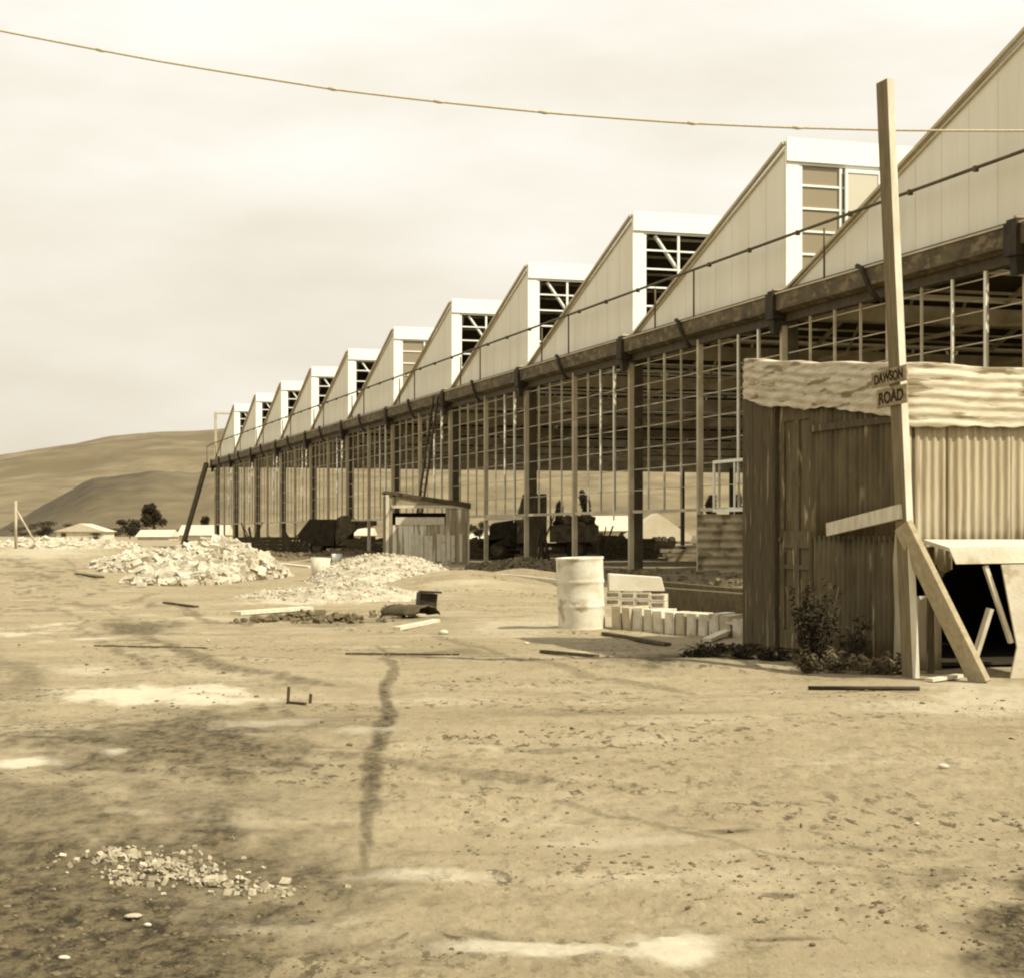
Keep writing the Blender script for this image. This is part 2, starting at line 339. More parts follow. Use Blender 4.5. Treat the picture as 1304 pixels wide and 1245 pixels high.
def make_spur():
    pr = [(-60, 690), (0, 672), (45, 650), (85, 625), (115, 611), (170, 603), (300, 597), (420, 594), (700, 596), (1400, 604), (1900, 640)]
    a = np.linspace(-60, 1900, 400); el = np.interp(a, [p[0] for p in pr], [HZ-p[1] for p in pr])+(fbm(a/40, a*0+2, 5, 91)-.5)*8
    t = np.linspace(0, 1.5, 40); A, T = np.meshgrid(a, t)
    Y = 400+150*T; X = (A-CX)/F*Y; prof = np.where(T < 1, np.sin(np.clip(T, 0, 1)*math.pi/2)**1.2, 1-(T-1)*1.6)
    Z = (np.maximum(el, -12)[None, :]/F*550+H)*prof+(fbm(X/22, Y/40, 5, 93)-.5)*3.5*np.clip(T*3, 0, 1)*np.clip((1.3-T)*3, 0, 1)-.6
    nr, na = X.shape; i = np.arange(nr-1)[:, None]; j = np.arange(na-1)[None, :]
    q = np.stack([i*na+j, i*na+j+1, (i+1)*na+j+1, (i+1)*na+j], -1).reshape(-1, 4).tolist()
    me = bpy.data.meshes.new('hill_spur'); me.from_pydata(np.stack([X, Y, Z], -1).reshape(-1, 3).tolist(), [], q)
    me.polygons.foreach_set('use_smooth', [True]*len(me.polygons)); me.materials.append(M['spur'])
    nt = M['spur'].node_tree; N = nt.nodes; L = nt.links; b = N['Principled BSDF']; src = b.inputs['Base Color'].links[0].from_socket
    g_ = N.new('ShaderNodeSeparateXYZ'); t_ = N.new('ShaderNodeTexCoord'); L.new(t_.outputs['Object'], g_.inputs[0])
    nz = N.new('ShaderNodeTexNoise'); nz.inputs['Scale'].default_value = .03; nz.inputs['Detail'].default_value = 8; L.new(t_.outputs['Object'], nz.inputs['Vector'])
    ma = N.new('ShaderNodeMath'); ma.operation = 'MULTIPLY_ADD'; L.new(nz.outputs['Fac'], ma.inputs[0]); ma.inputs[1].default_value = 90; L.new(g_.outputs['X'], ma.inputs[2])
    mr = N.new('ShaderNodeMapRange'); mr.inputs['From Min'].default_value = -75; mr.inputs['From Max'].default_value = -20; L.new(ma.outputs[0], mr.inputs['Value'])
    mx = N.new('ShaderNodeMix'); mx.data_type = 'RGBA'; L.new(mr.outputs[0], mx.inputs['Factor']); L.new(src, mx.inputs[6])
    n4 = N.new('ShaderNodeTexNoise'); n4.inputs['Scale'].default_value = .08; n4.inputs['Detail'].default_value = 9; L.new(t_.outputs['Object'], n4.inputs['Vector'])
    r4 = N.new('ShaderNodeValToRGB'); r4.color_ramp.elements[0].position = .35; r4.color_ramp.elements[1].position = .65; r4.color_ramp.elements[0].color = sep(.10); r4.color_ramp.elements[1].color = sep(.17); L.new(n4.outputs['Fac'], r4.inputs[0])
    L.new(r4.outputs[0], mx.inputs[7]); L.new(mx.outputs[2], b.inputs['Base Color'])
    o = bpy.data.objects.new('hill_spur', me); C.objects.link(o); o['kind'] = 'structure'
make_spur()

# ---------------------------------------------------------------- factory
ZB, ZP, ZG0, ZSILL, WD = 6.87, 10.43, 6.17, 1.75, 82
O0 = P(999, HZ, 41.4); O0.z = 0
fac = empty('factory_building', O0, ANG, 'long unfinished saw-tooth roofed factory with pale gables over an open glazing frame', 'factory')
N0, N1 = -2, 10
def bay(name, mb, m, n, **k):
    return mb.build(name, m, fac, (0, 10*n, 0))
def rep(o, n): return cp(o, fac, (o.location.x, 10*n, o.location.z))
slope = (ZB-ZP)/10
g = MB(); g.prism([(0, ZB), (9.93, ZB), (0, ZP-.08)], 'x', 0, .1)
for k in range(1, 10):
    g.beam((-.005, k, ZB+.02), (-.005, k, ZP+slope*k-.15), .014, .004, up=(1, 0, 0))
gable = g.build('gable', M['gable'], fac, (0, 10*N0, 0))
rk = MB()
rk.beam((-.05, -.08, ZP+.02), (-.05, 9.98, ZB-.02), .10, .07, up=(0, 0, 1)); rk.build('roof_edge', M['rake'], gable)
rk = MB(); rk.beam((-.025, -.0, ZP-.19), (-.025, 9.6, ZB-.02+.05), .05, .03, up=(0, 0, 1)); rk.build('cover_strip', M['rake'], gable)
roof = MB().prism([(-.1, ZP+.10), (10, ZB+.12), (10, ZB+.04), (-.1, ZP+.02)], 'x', .12, WD).build('roof', M['roofin'], fac, (0, 10*N0, 0))
cl = MB(); cl.box(0, WD, -.15, -.102, ZP-.42, ZP+.14); cl.box(0, WD, -.10, -.02, ZP-.42, ZP-.005); cl.box(0, .34, -.1, -.02, ZB-.1, ZP-.422)
ridge = cl.build('clerestory_fascia', M['white'], fac, (0, 10*N0, 0))
ck = MB(); z0, z1 = ZB, ZP-.42
ck.box(.34, WD, -.085, -.03, z0-.04, z0+.06); ck.box(.342, WD, -.085, -.03, z1-.07, z1-.002)
ck.box(.345, .43, -.08, -.03, z0+.062, z1-.072)
x = .43+1.0; i = 0
while x < WD-1:
    w = .07 if i % 2 == 0 else .2
    ck.box(x, x+w, -.08, -.03, z0+.062, z1-.072); x += w+1.0; i += 1
z = z1-.55
while z > z0+.2: ck.box(.432, WD, -.068, -.04, z-.025, z+.025); z -= .55
ck.beam((.75, .05, z1-.1), (2.9, .05, z0+.15), .06, .16, up=(0, 1, 0))
ck.beam((11, .05, z1-.1), (13.2, .05, z0+.15), .06, .16, up=(0, 1, 0))
clere = ck.build('clerestory_window', M['white'], fac, (0, 10*N0, 0))
vb = MB().box(.1, WD, -.16, .12, ZG0+.1, ZG0+.5).build('valley_beam', M['truss'], fac, (0, 10*N0, 0))
# gutter of one bay: flared profile, light lip
gp = [(-.34, ZB-.09), (-.33, ZB-.46), (-.14, ZB-.52), (-.12, ZB-.02), (-.16, ZB-.02), (-.18, ZB-.46), (-.29, ZB-.42), (-.30, ZB-.09)]
gut = MB().prism(gp, 'y', .2, 9.8).build('gutter', M['gutter'], fac, (0, 10*N0, 0))
lip = MB(); lip.box(-.37, -.30, .2, 9.8, ZB-.088, ZB-.05); lip.build('gutter_lip', M['rake'], gut)
fl = MB(); fl.box(-.2, .0, .0, 10, ZB-.018, ZB+.03); fl.build('flashing', M['rail'], gut)
hp = MB(); hp.box(-.42, -.06, -.22, .19, ZB-.66, ZB-.06); hp.prism([(-.36, ZB-.66), (-.12, ZB-.66), (-.2, ZB-1.0), (-.34, ZB-1.0)], 'y', -.14, .08)
hp.box(-.38, -.1, -.18, .15, ZB-.06, ZB+.02)
hopper = hp.build('rainwater_head', M['black'], fac, (0, 10*N0, 0))
MB().box(-.36, -.1, -.15, -.05, ZB+.022, ZB+.07).build('joint_plate', M['post'], hopper)
el = MB(); el.tube([(-.3, 5.9, ZB+.02), (-.38, 5.75, ZB+.0), (-.42, 5.5, ZB-.08), (-.42, 5.35, ZB-.3), (-.34, 5.25, ZB-.6), (-.2, 5.15, ZB-.8)], .055)
elbow = el.build('overflow_pipe', M['black'], fac, (0, 10*N0, 0))
col = MB().box(.06, .30, -.14, .10, -.2, ZG0+.1).build('column', M['steel'], fac, (0, 10*N0, 0))
MB().box(-.10, .05, -.07, .05, -.2, ZG0-.1).build('cover_post', M['post'], col)
mid = MB().box(-.08, .06, 4.93, 5.07, -.2, ZG0+.1).build('intermediate_post', M['post'], fac, (0, 10*N0, 0))
hb = MB().box(-.06, .16, .0, 10, ZG0-.02, ZG0+.28).build('head_beam', M['steel'], fac, (0, 10*N0, 0))
HS = [ZSILL+.61*i for i in range(1, 8)]
def window(a, b, thick, white):
    w = MB()
    n = 4; st = (b-a)/n
    for k in range(1, n):
        y = a+st*k; th = .05 if k in thick else .028
        w.box(-.04, .015, y-th/2, y+th/2, ZSILL+.035, ZG0-.022)
    for z in HS: w.box(.017, .03, a, b, z-.011, z+.011)
    w.box(-.045, .035, a, b, ZSILL-.05, ZSILL+.034)
    return w
wa = window(.17, 4.92, (1,), 0).build('window_frame', M['bar'], fac, (0, 10*N0, 0))
wp = MB(); wp.box(-.07, -.042, 1.3, 1.38, 1.5, ZG0-.03); wp.box(-.07, -.042, 2.48, 2.54, 2.4, ZG0-.03); wp.build('painted_mullion', M['barw'], wa)
wb = window(5.08, 9.83, (2,), 0).build('window_frame', M['bar'], fac, (0, 10*N0, 0))
rl = MB(); rl.tube([(-.36, 0, 8.07), (-.36, 10, 8.07)], .035, 6)
for y in (1.2, 3.6, 6.1, 8.6): rl.box(-.40, -.31, y-.04, y+.04, 8.0, 8.11)
for y in (4.6, 7.3): rl.tube([(-.36, y, ZB-.06), (-.36, y, 8.07 if y < 6 else 7.95)], .026, 6)
rail = rl.build('pipe_railing', M['rail'], fac, (0, 10*N0, 0))
tr = MB(); tr.box(-.05, .05, .15, 9.85, ZG0+.14, ZG0+.24)
tr.beam((0, .1, ZP-.1), (0, 9.8, ZB-.02), .1, .1)
for a, b in (((0, 2, ZG0+.24), (0, .2, ZP-.3)), ((0, 2, ZG0+.24), (0, 3.3, ZP-1.4)), ((0, 5, ZG0+.24), (0, 3.3, ZP-1.4)), ((0, 5, ZG0+.24), (0, 6.3, ZB+1.2)), ((0, 8, ZG0+.24), (0, 6.3, ZB+1.2))):
    tr.beam(a, b, .06, .06)
truss = tr.build('roof_truss', M['truss'], fac, (.6, 10*N0, 0))
pu = MB()
for k in range(9):
    y = .9+k*1.05; z = ZP+slope*y-.10; pu.box(.7, WD-.5, y-.03, y+.03, z-.07, z)
pu.box(.7, WD-.5, 3.3, 3.36, ZG0+.25, ZG0+.3); pu.box(.7, WD-.5, 6.7, 6.76, ZG0+.25, ZG0+.3)
purl = pu.build('purlins', M['truss'], fac, (0, 10*N0, 0))
icol = MB().box(-.14, .14, -.14, .14, -.2, ZG0+.1).build('column', M['steel'], fac, (20, 10*N0, 0))
protos = [gable, roof, ridge, clere, vb, gut, hopper, elbow, col, mid, hb, wa, wb, rail, purl]
for n in range(N0+1, N1):
    for o in protos: rep(o, n)
for n in range(N0, N1):
    for w in (.6, 6, 12, 24, 40, 60):
        if (n, w) != (N0, .6): cp(truss, fac, (w, 10*n, 0))
for n in range(N0, N1+1, 1):
    for w in (20, 40, 60, 81):
        if (n, w) != (N0, 20) and not (w in (20, 60) and n % 2): cp(icol, fac, (w, 10*n, 0))
for o in (vb, hopper, col): rep(o, N1)
# far bare end frame
ef = MB(); ef.box(-.1, .1, -.1, .1, ZG0, ZP+.15); ef.box(.1, 3.5, -.06, .06, ZP-.0, ZP+.14); ef.box(3.5, 3.62, -.06, .06, ZG0, ZP+.14)
ef.build('bare_end_frame', M['post'], fac, (0, 100.0, 0))
rx = MB(); rx.tube([(-.36, 0, 8.07), (-.36, 2.6, 7.95)], .035, 6); rx.tube([(-.48, 1.5, 6.3), (-.48, 1.5, 8.0)], .03, 6); rx.box(-.5, 0, 0, 1.6, 6.25, 6.33)
rx.build('railing_end', M['rail'], fac, (0, 100.0, 0))
# glass in two clerestories, opening light in the nearer one
for n in (0, 4):
    pn = MB(); pn.box(.44, WD, -.034, -.031, z0+.07, z1-.08); pn.build('clerestory_glass', M['glass'], fac, (0, 10*n, 0))
oc = MB(); a0, a1 = 1.55, 2.5; zz0, zz1 = z1-1.85, z1-.1
oc.box(a0, a0+.06, -.16, -.1, zz0, zz1); oc.box(a1-.06, a1, -.16, -.1, zz0, zz1); oc.box(a0+.062, a1-.062, -.16, -.1, zz0, zz0+.09); oc.box(a0+.062, a1-.062, -.16, -.1, zz1-.09, zz1)
ocf = oc.build('opening_light', M['white'], fac, (0, 0, 0)); MB().box(a0+.062, a1-.062, -.14, -.13, zz0+.092, zz1-.092).build('pane', glass('pale_glass', .55, .95), ocf)
# white casement low in the near bay
wc = MB(); wc.box(-.12, -.075, 1.35, 1.42, ZSILL-.08, 3.0); wc.box(-.12, -.075, 3.85, 3.92, ZSILL-.08, 3.0); wc.box(-.12, -.075, 1.421, 3.849, ZSILL-.08, ZSILL+.0); wc.box(-.12, -.075, 1.421, 3.849, 2.92, 3.0); wc.box(-.11, -.08, 2.6, 2.66, ZSILL, 2.92)
wc.build('casement', M['barw'], fac, (0, 0, 0))
# plinth board under the near bays and interior floor strips
for n, a, b in ((3, .2, 9.8), (2, .2, 4.9)):
    MB().box(-.12, -.05, a, b, ZSILL-.16, ZSILL-.06).build('sill_board', M['woodp'], fac, (0, 10*n, 0))

def FL(n, w, z=0): return O0+U*(10*n)+W*w+Vector((0, 0, z))
# leaning props
def pole_thing(name, a, b, w, h, m, label, cat, tube=False):
    mb = MB(); a = Vector(a); b = Vector(b)
    if tube: mb.tube([a, b], w, 8)
    else: mb.beam(a, b, w, h)
    return one(mb, name, m, label, cat, origin=a)
t1 = P(555, 505, 70.3); b1 = P(526, 705, 69.0); b1.z = 0
def ladder(a, b, label):
    r = empty('ladder', a, 0, label, 'ladder'); a = Vector(a); d = Vector(b)-a; s = Vector((.10, -.14, 0))
    for k in (-1, 1):
        MB().beam(s*k, d+s*k, .05, .09).build('rail', M['steel'], r)
    n = 24
    for i in range(1, n):
        MB().tube([d*(i/n)-s, d*(i/n)+s], .02, 6).build('rung', M['steel'], r)
ladder(b1, t1, 'tall dark ladder leaning on the gutter behind the timber hut')
b2 = P(232, 690, 128.0); b2.z = 0
pole_thing('leaning_prop', b2, P(263, 590, 132.0), .3, .25, M['steel'], 'long dark prop sloping against the far end of the factory', 'prop')

# ---------------------------------------------------------------- front shed
SC = P(1152, HZ, 14.3); SC.z = 0
shed = empty('iron_shed', SC, ANG, 'old corrugated iron shed with dark door wall and curling pale iron roof edge', 'shed')
def zt(y): return 2.51+(2.84-2.51)*y/3.1
LX = 3.4
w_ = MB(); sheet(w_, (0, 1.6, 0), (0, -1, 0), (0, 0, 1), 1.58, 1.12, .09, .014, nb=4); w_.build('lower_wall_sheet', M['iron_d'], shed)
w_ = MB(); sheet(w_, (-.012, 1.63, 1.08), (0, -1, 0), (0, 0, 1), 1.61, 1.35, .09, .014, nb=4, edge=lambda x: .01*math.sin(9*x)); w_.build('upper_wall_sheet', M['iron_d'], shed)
for (ya, yb) in ((2.41, 2.63), (2.635, 2.86), (2.865, 3.1)):
    bevel(MB().box(-.02, .03, ya, yb, .0, zt(ya)-.05).build('wall_board', M['woodd'], shed), .004)
dr = MB(); dr.box(.05, .09, 1.66, 2.38, .02, 2.34)
for (ya, yb, za, zb_) in ((1.66, 1.76, .02, 2.34), (2.28, 2.38, .02, 2.34), (1.97, 2.07, .02, 2.34), (1.761, 1.969, 2.2, 2.34), (2.071, 2.279, 2.2, 2.34), (1.761, 1.969, 1.0, 1.16), (2.071, 2.279, 1.0, 1.16), (1.761, 1.969, .02, .22), (2.071, 2.279, .02, .22), (1.761, 1.969, .80, .84), (2.071, 2.279, .80, .84)):
    dr.box(.03, .049, ya, yb, za, zb_)
door = dr.build('door', M['door'], shed); MB().tube([(.0, 2.32, 1.08), (.03, 2.32, 1.08)], .022, 8).build('handle', M['rail'], door)
fr = MB(); fr.box(-.015, .09, 1.612, 1.655, 0, 2.4); fr.box(-.015, .09, 2.385, 2.408, 0, 2.4); fr.box(-.015, .09, 1.656, 2.384, 2.345, 2.42); fr.build('door_frame', M['woodd'], shed)
MB().prism([(-.03, 0), (.13, 0), (.11, .5), (.14, .9), (.10, 1.15), (-.03, 1.15)], 'x', -.03, -.012).build('corner_flashing', M['iron_l'], shed)
MB().box(.012, .10, -.0, .10, 0, 2.45).build('corner_post', M['woodd'], shed)
# right wall: upper sheets, ragged lower edge over a dark opening; low strip beside the corner
for i, (a, b, z) in enumerate(((0.02, .44, .86), (.40, 1.04, .92), (1.0, 2.02, .95), (1.98, LX, .0))):
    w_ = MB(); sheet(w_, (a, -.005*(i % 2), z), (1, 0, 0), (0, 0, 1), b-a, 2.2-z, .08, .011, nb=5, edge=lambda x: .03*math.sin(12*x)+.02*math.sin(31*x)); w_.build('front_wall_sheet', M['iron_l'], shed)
w_ = MB(); sheet(w_, (.0, -.01, 0), (1, 0, 0), (0, 0, 1), .34, .62, .085, .011, nb=3); w_.build('low_wall_sheet', M['iron_l'], shed)
# roof, rear and side walls keep the inside dark
MB().add([(-.02, -.02, zt(0)-.03), (LX, -.02, zt(0)-.03), (LX, 3.1, zt(3.1)-.03), (-.02, 3.1, zt(3.1)-.03), (-.02, -.02, zt(0)-.005), (LX, -.02, zt(0)-.005), (LX, 3.1, zt(3.1)-.005), (-.02, 3.1, zt(3.1)-.005)],
         [(3, 2, 1, 0), (4, 5, 6, 7), (0, 1, 5, 4), (1, 2, 6, 5), (2, 3, 7, 6), (3, 0, 4, 7)]).build('roof', M['iron_d'], shed)
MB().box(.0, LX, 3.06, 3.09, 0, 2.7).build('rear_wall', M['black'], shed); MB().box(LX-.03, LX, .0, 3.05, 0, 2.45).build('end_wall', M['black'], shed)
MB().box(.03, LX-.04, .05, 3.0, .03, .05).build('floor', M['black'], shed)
# curled fascia: horizontal corrugations, lower edge ragged
def fascia(name, x0, x1, hgt, side):
    n = int((x1-x0)/.04); m = 60; vs = []; fs = []
    R = random.Random(3)
    for i in range(n+1):
        s = x0+(x1-x0)*i/n
        drop = hgt*(1+.035*math.sin(s*3.1+1)+.02*math.sin(s*8)+.012*math.sin(s*27))
        for j in range(m+1):
            t = j/m; top = (zt(s) if side else zt(0)+.015-.02*s)+.03+.008*math.sin(s*7)
            z = top-drop*t+.006*math.sin(s*2.7); out = .03+.022*math.sin(min(1, t*3.2)*math.pi/2)+.0062*math.sin(2*math.pi*drop*t/.082)+.002*math.sin(s*5+t*4)+.012*t*math.sin(s*2.1)+(.012 if (s*.9) % 1 < .5 else 0)
            if j == 0: out = -.10
            vs.append((-out, s, z) if side else (s, -out, z))
    for i in range(n):
        for j in range(m): k = i*(m+1)+j; fs.append((k, k+1, k+m+2, k+m+1))
    o = MB().add(vs, fs, True).build(name, M['iron_f'], shed)
    md = o.modifiers.new('t', 'SOLIDIFY'); md.thickness = .003
    return o
fascia('side_roof_edge', .0, 3.02, .43, True); fascia('front_roof_edge', -.06, LX+.05, .52, False)
MB().box(-.05, .0, 0.11, 1.6, 2.06, 2.12).build('batten', M['woodd'], shed)

# ---------------------------------------------------------------- sign pole with brace
def quadbeam(a, b, fa, fb, w, d):  # plank with wide face normal -W (along U width w) and thickness d along W
    pass
PB = G(1160, 862); PB.z = -.1
PY = PB.y
ptop = P(1127, 104, PY)-Vector((0, 0, 0)); 
pole = empty('sign_pole', Vector((PB.x, PB.y, 0)), ANG, 'tall rough timber pole leaning slightly, carrying the road name boards', 'pole')
inv = Matrix.Rotation(-ANG, 3, 'Z')
tl = inv @ (ptop-Vector((PB.x, PB.y, 0)))
def plank_verts(segs, wU, wW):
    vs = []; fs = []
    for c in segs:
        for i, j in ((-1, -1), (1, -1), (1, 1), (-1, 1)): vs.append((c[0]+wW/2*i, c[1]+wU/2*j, c[2]))
    n = len(segs)
    for k in range(n-1):
        for i in range(4): fs.append((k*4+i, k*4+(i+1) % 4, (k+1)*4+(i+1) % 4, (k+1)*4+i))
    fs += [(3, 2, 1, 0), tuple((n-1)*4+i for i in range(4))]
    return vs, fs
segs = [(tl.x*t+.008*math.sin(t*5), tl.y*t+.01*math.sin(t*4), -.1+(tl.z+.1)*t) for t in np.linspace(0, 1, 14)]
MB().add(*plank_verts([(c[0]+.002, c[1]-.0855, c[2]) for c in segs], .006, .058)).build('sunlit_edge_strip', M['sunlit_edge'], pole)  # strip puts the sunlight on this narrow face into a paler colour
pm = MB().add(*plank_verts(segs, .165, .062)).build('post', M['pole'], pole); bevel(pm, .004)
def pole_at(z): t = (z+.1)/(tl.z+.1); return Vector((tl.x*t+.008*math.sin(t*5), tl.y*t+.01*math.sin(t*4), z))
zs = H+(HZ-491)/F*PY
def text(s, size, parent, loc, wlim, name='lettering', sy=1):
    cu = bpy.data.curves.new(name, 'FONT'); cu.body = s; cu.size = size; cu.extrude = .0015; cu.align_x = 'CENTER'; cu.align_y = 'CENTER'; cu.offset = .002
    t = bpy.data.objects.new('tmp', cu); C.objects.link(t); bpy.context.view_layer.update()
    dg = bpy.context.evaluated_depsgraph_get(); me = bpy.data.meshes.new_from_object(t.evaluated_get(dg)); bpy.data.objects.remove(t)
    xs = [v.co.x for v in me.vertices]; k = wlim/(max(xs)-min(xs)); ys = [v.co.y for v in me.vertices]; cx = (max(xs)+min(xs))/2; cy = (max(ys)+min(ys))/2; ky = sy/(max(ys)-min(ys))
    for v in me.vertices:
        x, y, z = v.co; x = (x-cx)*k; y = (y-cy)*ky+.004*math.sin(x*40); v.co = (-.0+z*-1, -x, y)
    me.materials.append(M['ink']); o = bpy.data.objects.new(name, me); C.objects.link(o); o.parent = parent; o.location = loc; return o
pa = pole_at(zs)
for (dz, hh, s, ln) in ((.075, .125, 'DAWSON', .55), (-.085, .15, 'ROAD', .47)):
    yy = pa.y+.06 if s == 'DAWSON' else pa.y+.02
    b = MB(); b.box(-.016, 0, -ln/2, ln/2, -hh/2, hh/2)
    bo = b.build('name_board', M['sign'], pole, (pa.x-.034, yy, pa.z+dz)); bevel(bo, .003); bo.rotation_euler = (math.radians(-2.5), 0, 0)
    for yb in (-.02, .02): MB().tube([(-.021, yb, hh*.38), (-.015, yb, hh*.38)], .006, 6).build('nail', M['black'], bo)
    text(s, .1, bo, (-.0185, 0, 0), ln*.80, sy=hh*.64)
# bright-edged brace
ft = G(1250, 868); tp = P(1150, 668, PY-.05)
br = MB(); a = Vector((0, 0, -.02)); b = tp-ft
br.beam(a, b, .185, .055, up=Vector((-.75, -.5, -.4)))
one_b = br.build('brace', M['brace']); one_b.location = ft; tag(one_b, 'thick sloping timber brace propping the sign pole, foot on the pale ground', 'brace'); bevel(one_b, .004)
# loose board nailed across
lb = MB(); a = P(1147, 651, PY-.03); b = P(1054, 674, 15.35)
lb.beam(Vector((0, 0, 0)), b-a, .03, .115); lo = lb.build('cross_board', M['woodp']); lo.location = a
tag(lo, 'short pale board with a split end nailed aslant between sign pole and dark shed wall', 'board')
pp = G(1100, 878); pole_thing('iron_rod', (G(1030, 879).x, 12.55, .018), (G(1170, 879).x, 12.5, .018), .016, .02, M['black'], 'thin black rod lying on the ground below the weeds', 'rod', True)

# ---------------------------------------------------------------- white bench at right edge
bn = P(1208, HZ, 13.55); bn.z = 0
bench = empty('work_bench', bn, math.radians(4), 'white painted bench with black open underside standing before the corrugated wall', 'bench')
bx = MB(); bx.add([(0, 0, 1.00), (1.5, 0, 1.02), (1.5, .55, 1.06), (-.03, .55, 1.06), (0, 0, 1.03), (1.5, 0, 1.05), (1.5, .55, 1.09), (-.03, .55, 1.09)], [(3, 2, 1, 0), (4, 5, 6, 7), (0, 1, 5, 4), (1, 2, 6, 5), (2, 3, 7, 6), (3, 0, 4, 7)])
bx.build('bench_top', M['limeb'], bench)
MB().add([(.0, -.012, 1.028), (1.5, -.012, 1.05), (1.5, -.03, .92), (.05, -.03, .90), (.0, .01, 1.028), (1.5, .01, 1.05), (1.5, -.01, .92), (.05, -.01, .90)], [(3, 2, 1, 0), (4, 5, 6, 7), (0, 1, 5, 4), (1, 2, 6, 5), (2, 3, 7, 6), (3, 0, 4, 7)]).build('apron', M['limeb'], bench)
MB().prism([(.405, .895), (1.5, .915), (1.5, -.02), (.47, -.02), (.53, .25)], 'y', -.06, -.034).build('side_panel', M['limeb'], bench)
MB().beam((.30, .02, .885), (.50, -.0, .28), .03, .06, up=(0, 1, 0)).build('leg', M['woodp'], bench)
MB().box(-.02, .03, .45, .5, 0, 1.03).build('leg', M['woodd'], bench)
MB().beam((.22, .04, .15), (.34, .02, .55), .03, .10, up=(0, 1, 0)).build('strut', M['woodp'], bench)
pole_thing('offcut_board', P(1183, HZ, 13.2)*1.0-Vector((0, 0, H-.02)), P(1222, HZ, 13.5)-Vector((0, 0, H-.03)), .07, .025, M['woodp'], 'small pale offcut lying by the foot of the brace', 'board')
pole_thing('packing_block', P(1196, HZ, 13.62)-Vector((0, 0, H-.98)), P(1212, HZ, 13.6)-Vector((0, 0, H-.98)), .05, .05, M['white'], 'little white block wedged at the left end of the white bench', 'block') if False else None

# ---------------------------------------------------------------- plants
def leaves(mb, c, r, n, size, R, flat=1.0, long=1.6):
    for _ in range(n):
        d = Vector((R.gauss(0, 1), R.gauss(0, 1), R.gauss(0, 1))).normalized()*(R.random()**.4)
        p = Vector(c)+Vector((d.x*r[0], d.y*r[1], d.z*r[2]))
        a = Vector((R.uniform(-1, 1), R.uniform(-1, 1), R.uniform(-1, 1)*flat)).normalized(); b_ = a.cross(Vector((R.uniform(-1, 1), R.uniform(-1, 1), R.uniform(-1, 1)))).normalized()
        s = size*R.uniform(.5, 1.3)
        mb.add([p-a*s*long, p-b_*s*.5, p+a*s*long, p+b_*s*.5], [(0, 1, 2, 3)])
def tree(px, Y, top, wpx, label, group='trees before the hills', seed=1, clumps=16, name='broadleaf_tree', squat=False):
    R = random.Random(seed); b = P(px, HZ, Y); b.z = gzp(b.x, b.y)
    h = H+(HZ-top)/F*Y; wd = wpx/F*Y
    t = empty(name, b, 0, label, 'tree' if name == 'broadleaf_tree' else 'bush', group)
    tk = MB(); th = h*(.2 if squat else .45); tk.tube([(0, 0, -.1), (.02*h, 0, th*.6), (0, .02*h, th*1.4)], [h*.035, h*.026, h*.012], 7)
    cr = MB()
    for i in range(clumps):
        a = R.uniform(0, 6.28); rr = wd/2*R.uniform(.1, .72); zz = h*(R.uniform(.2, .78) if squat else R.uniform(.42, .86))
        k = 1-abs(zz/h-.6)*.9; c = (math.cos(a)*rr*k, math.sin(a)*rr*k, zz)
        tk.tube([(0, 0, th*R.uniform(.5, 1)), c], [h*.012, h*.004], 5)
        leaves(cr, c, (wd*.17, wd*.17, h*.13), 170, h*.03, R)
    tk.build('trunk', M['bark'], t); cr.build('crown', M['leaf'], t); return t
tree(196, 300, 637, 40, 'round dark tree standing highest left of the factory end', seed=2)
tree(165, 305, 655, 44, 'low spreading tree just left of the round dark tree', seed=3, squat=True)
tree(122, 240, 676, 34, 'long low dark bush in front of the spreading tree', None, 4, 14, 'round_bush', True)
tree(55, 330, 660, 46, 'dim wide bush near the left edge below the hill', None, 5, 14, 'round_bush', True)
tree(258, 280, 652, 22, 'small dark bush beside the far end of the factory', None, 6, 10, 'round_bush', True)
tree(235, 120, 682, 18, 'small dark shrub on the skyline behind the rubble heap', None, 7, 8, 'round_bush', True)
tree(90, 340, 663, 40, 'dark bush in the hedge left of the white domed shed', None, 15, 12, 'round_bush', True)
for i, (px, w, top, l_) in enumerate(((28, 60, 668, 'dark low hedge bushes at the far left edge'), (145, 50, 668, 'dark scrub directly under the round dark tree'), (95, 44, 672, 'dark scrub right of the white domed shed'), (180, 40, 670, 'dark scrub between the two small pale sheds'), (240, 40, 667, 'dark scrub at the foot of the sloping prop'))):
    tree(px, 320+i*9, top, w, l_, 'scrub at the foot of the hill', 60+i, 12, 'round_bush', True)
for i, (px, Y, top, w, lb_) in enumerate(((712, 160, 636, 14, 'slender dark tree seen through the glazing above the lorry'), (744, 165, 620, 18, 'tallest dark tree seen through the factory frame'),
        (664, 158, 640, 16, 'rounded dark tree seen through the frame left of the lorry cab'), (905, 175, 625, 16, 'dark tree seen through the white casement, left pane'), (941, 176, 620, 16, 'dark tree seen through the white casement, right pane'),
        (866, 168, 668, 22, 'low dark tree beside the right gable end of the white house'), (610, 150, 662, 40, 'low dark tree seen through the frame right of the timber hut'))):
    tree(px, Y, top, w, lb_, 'trees beyond the factory', 20+i, 10)
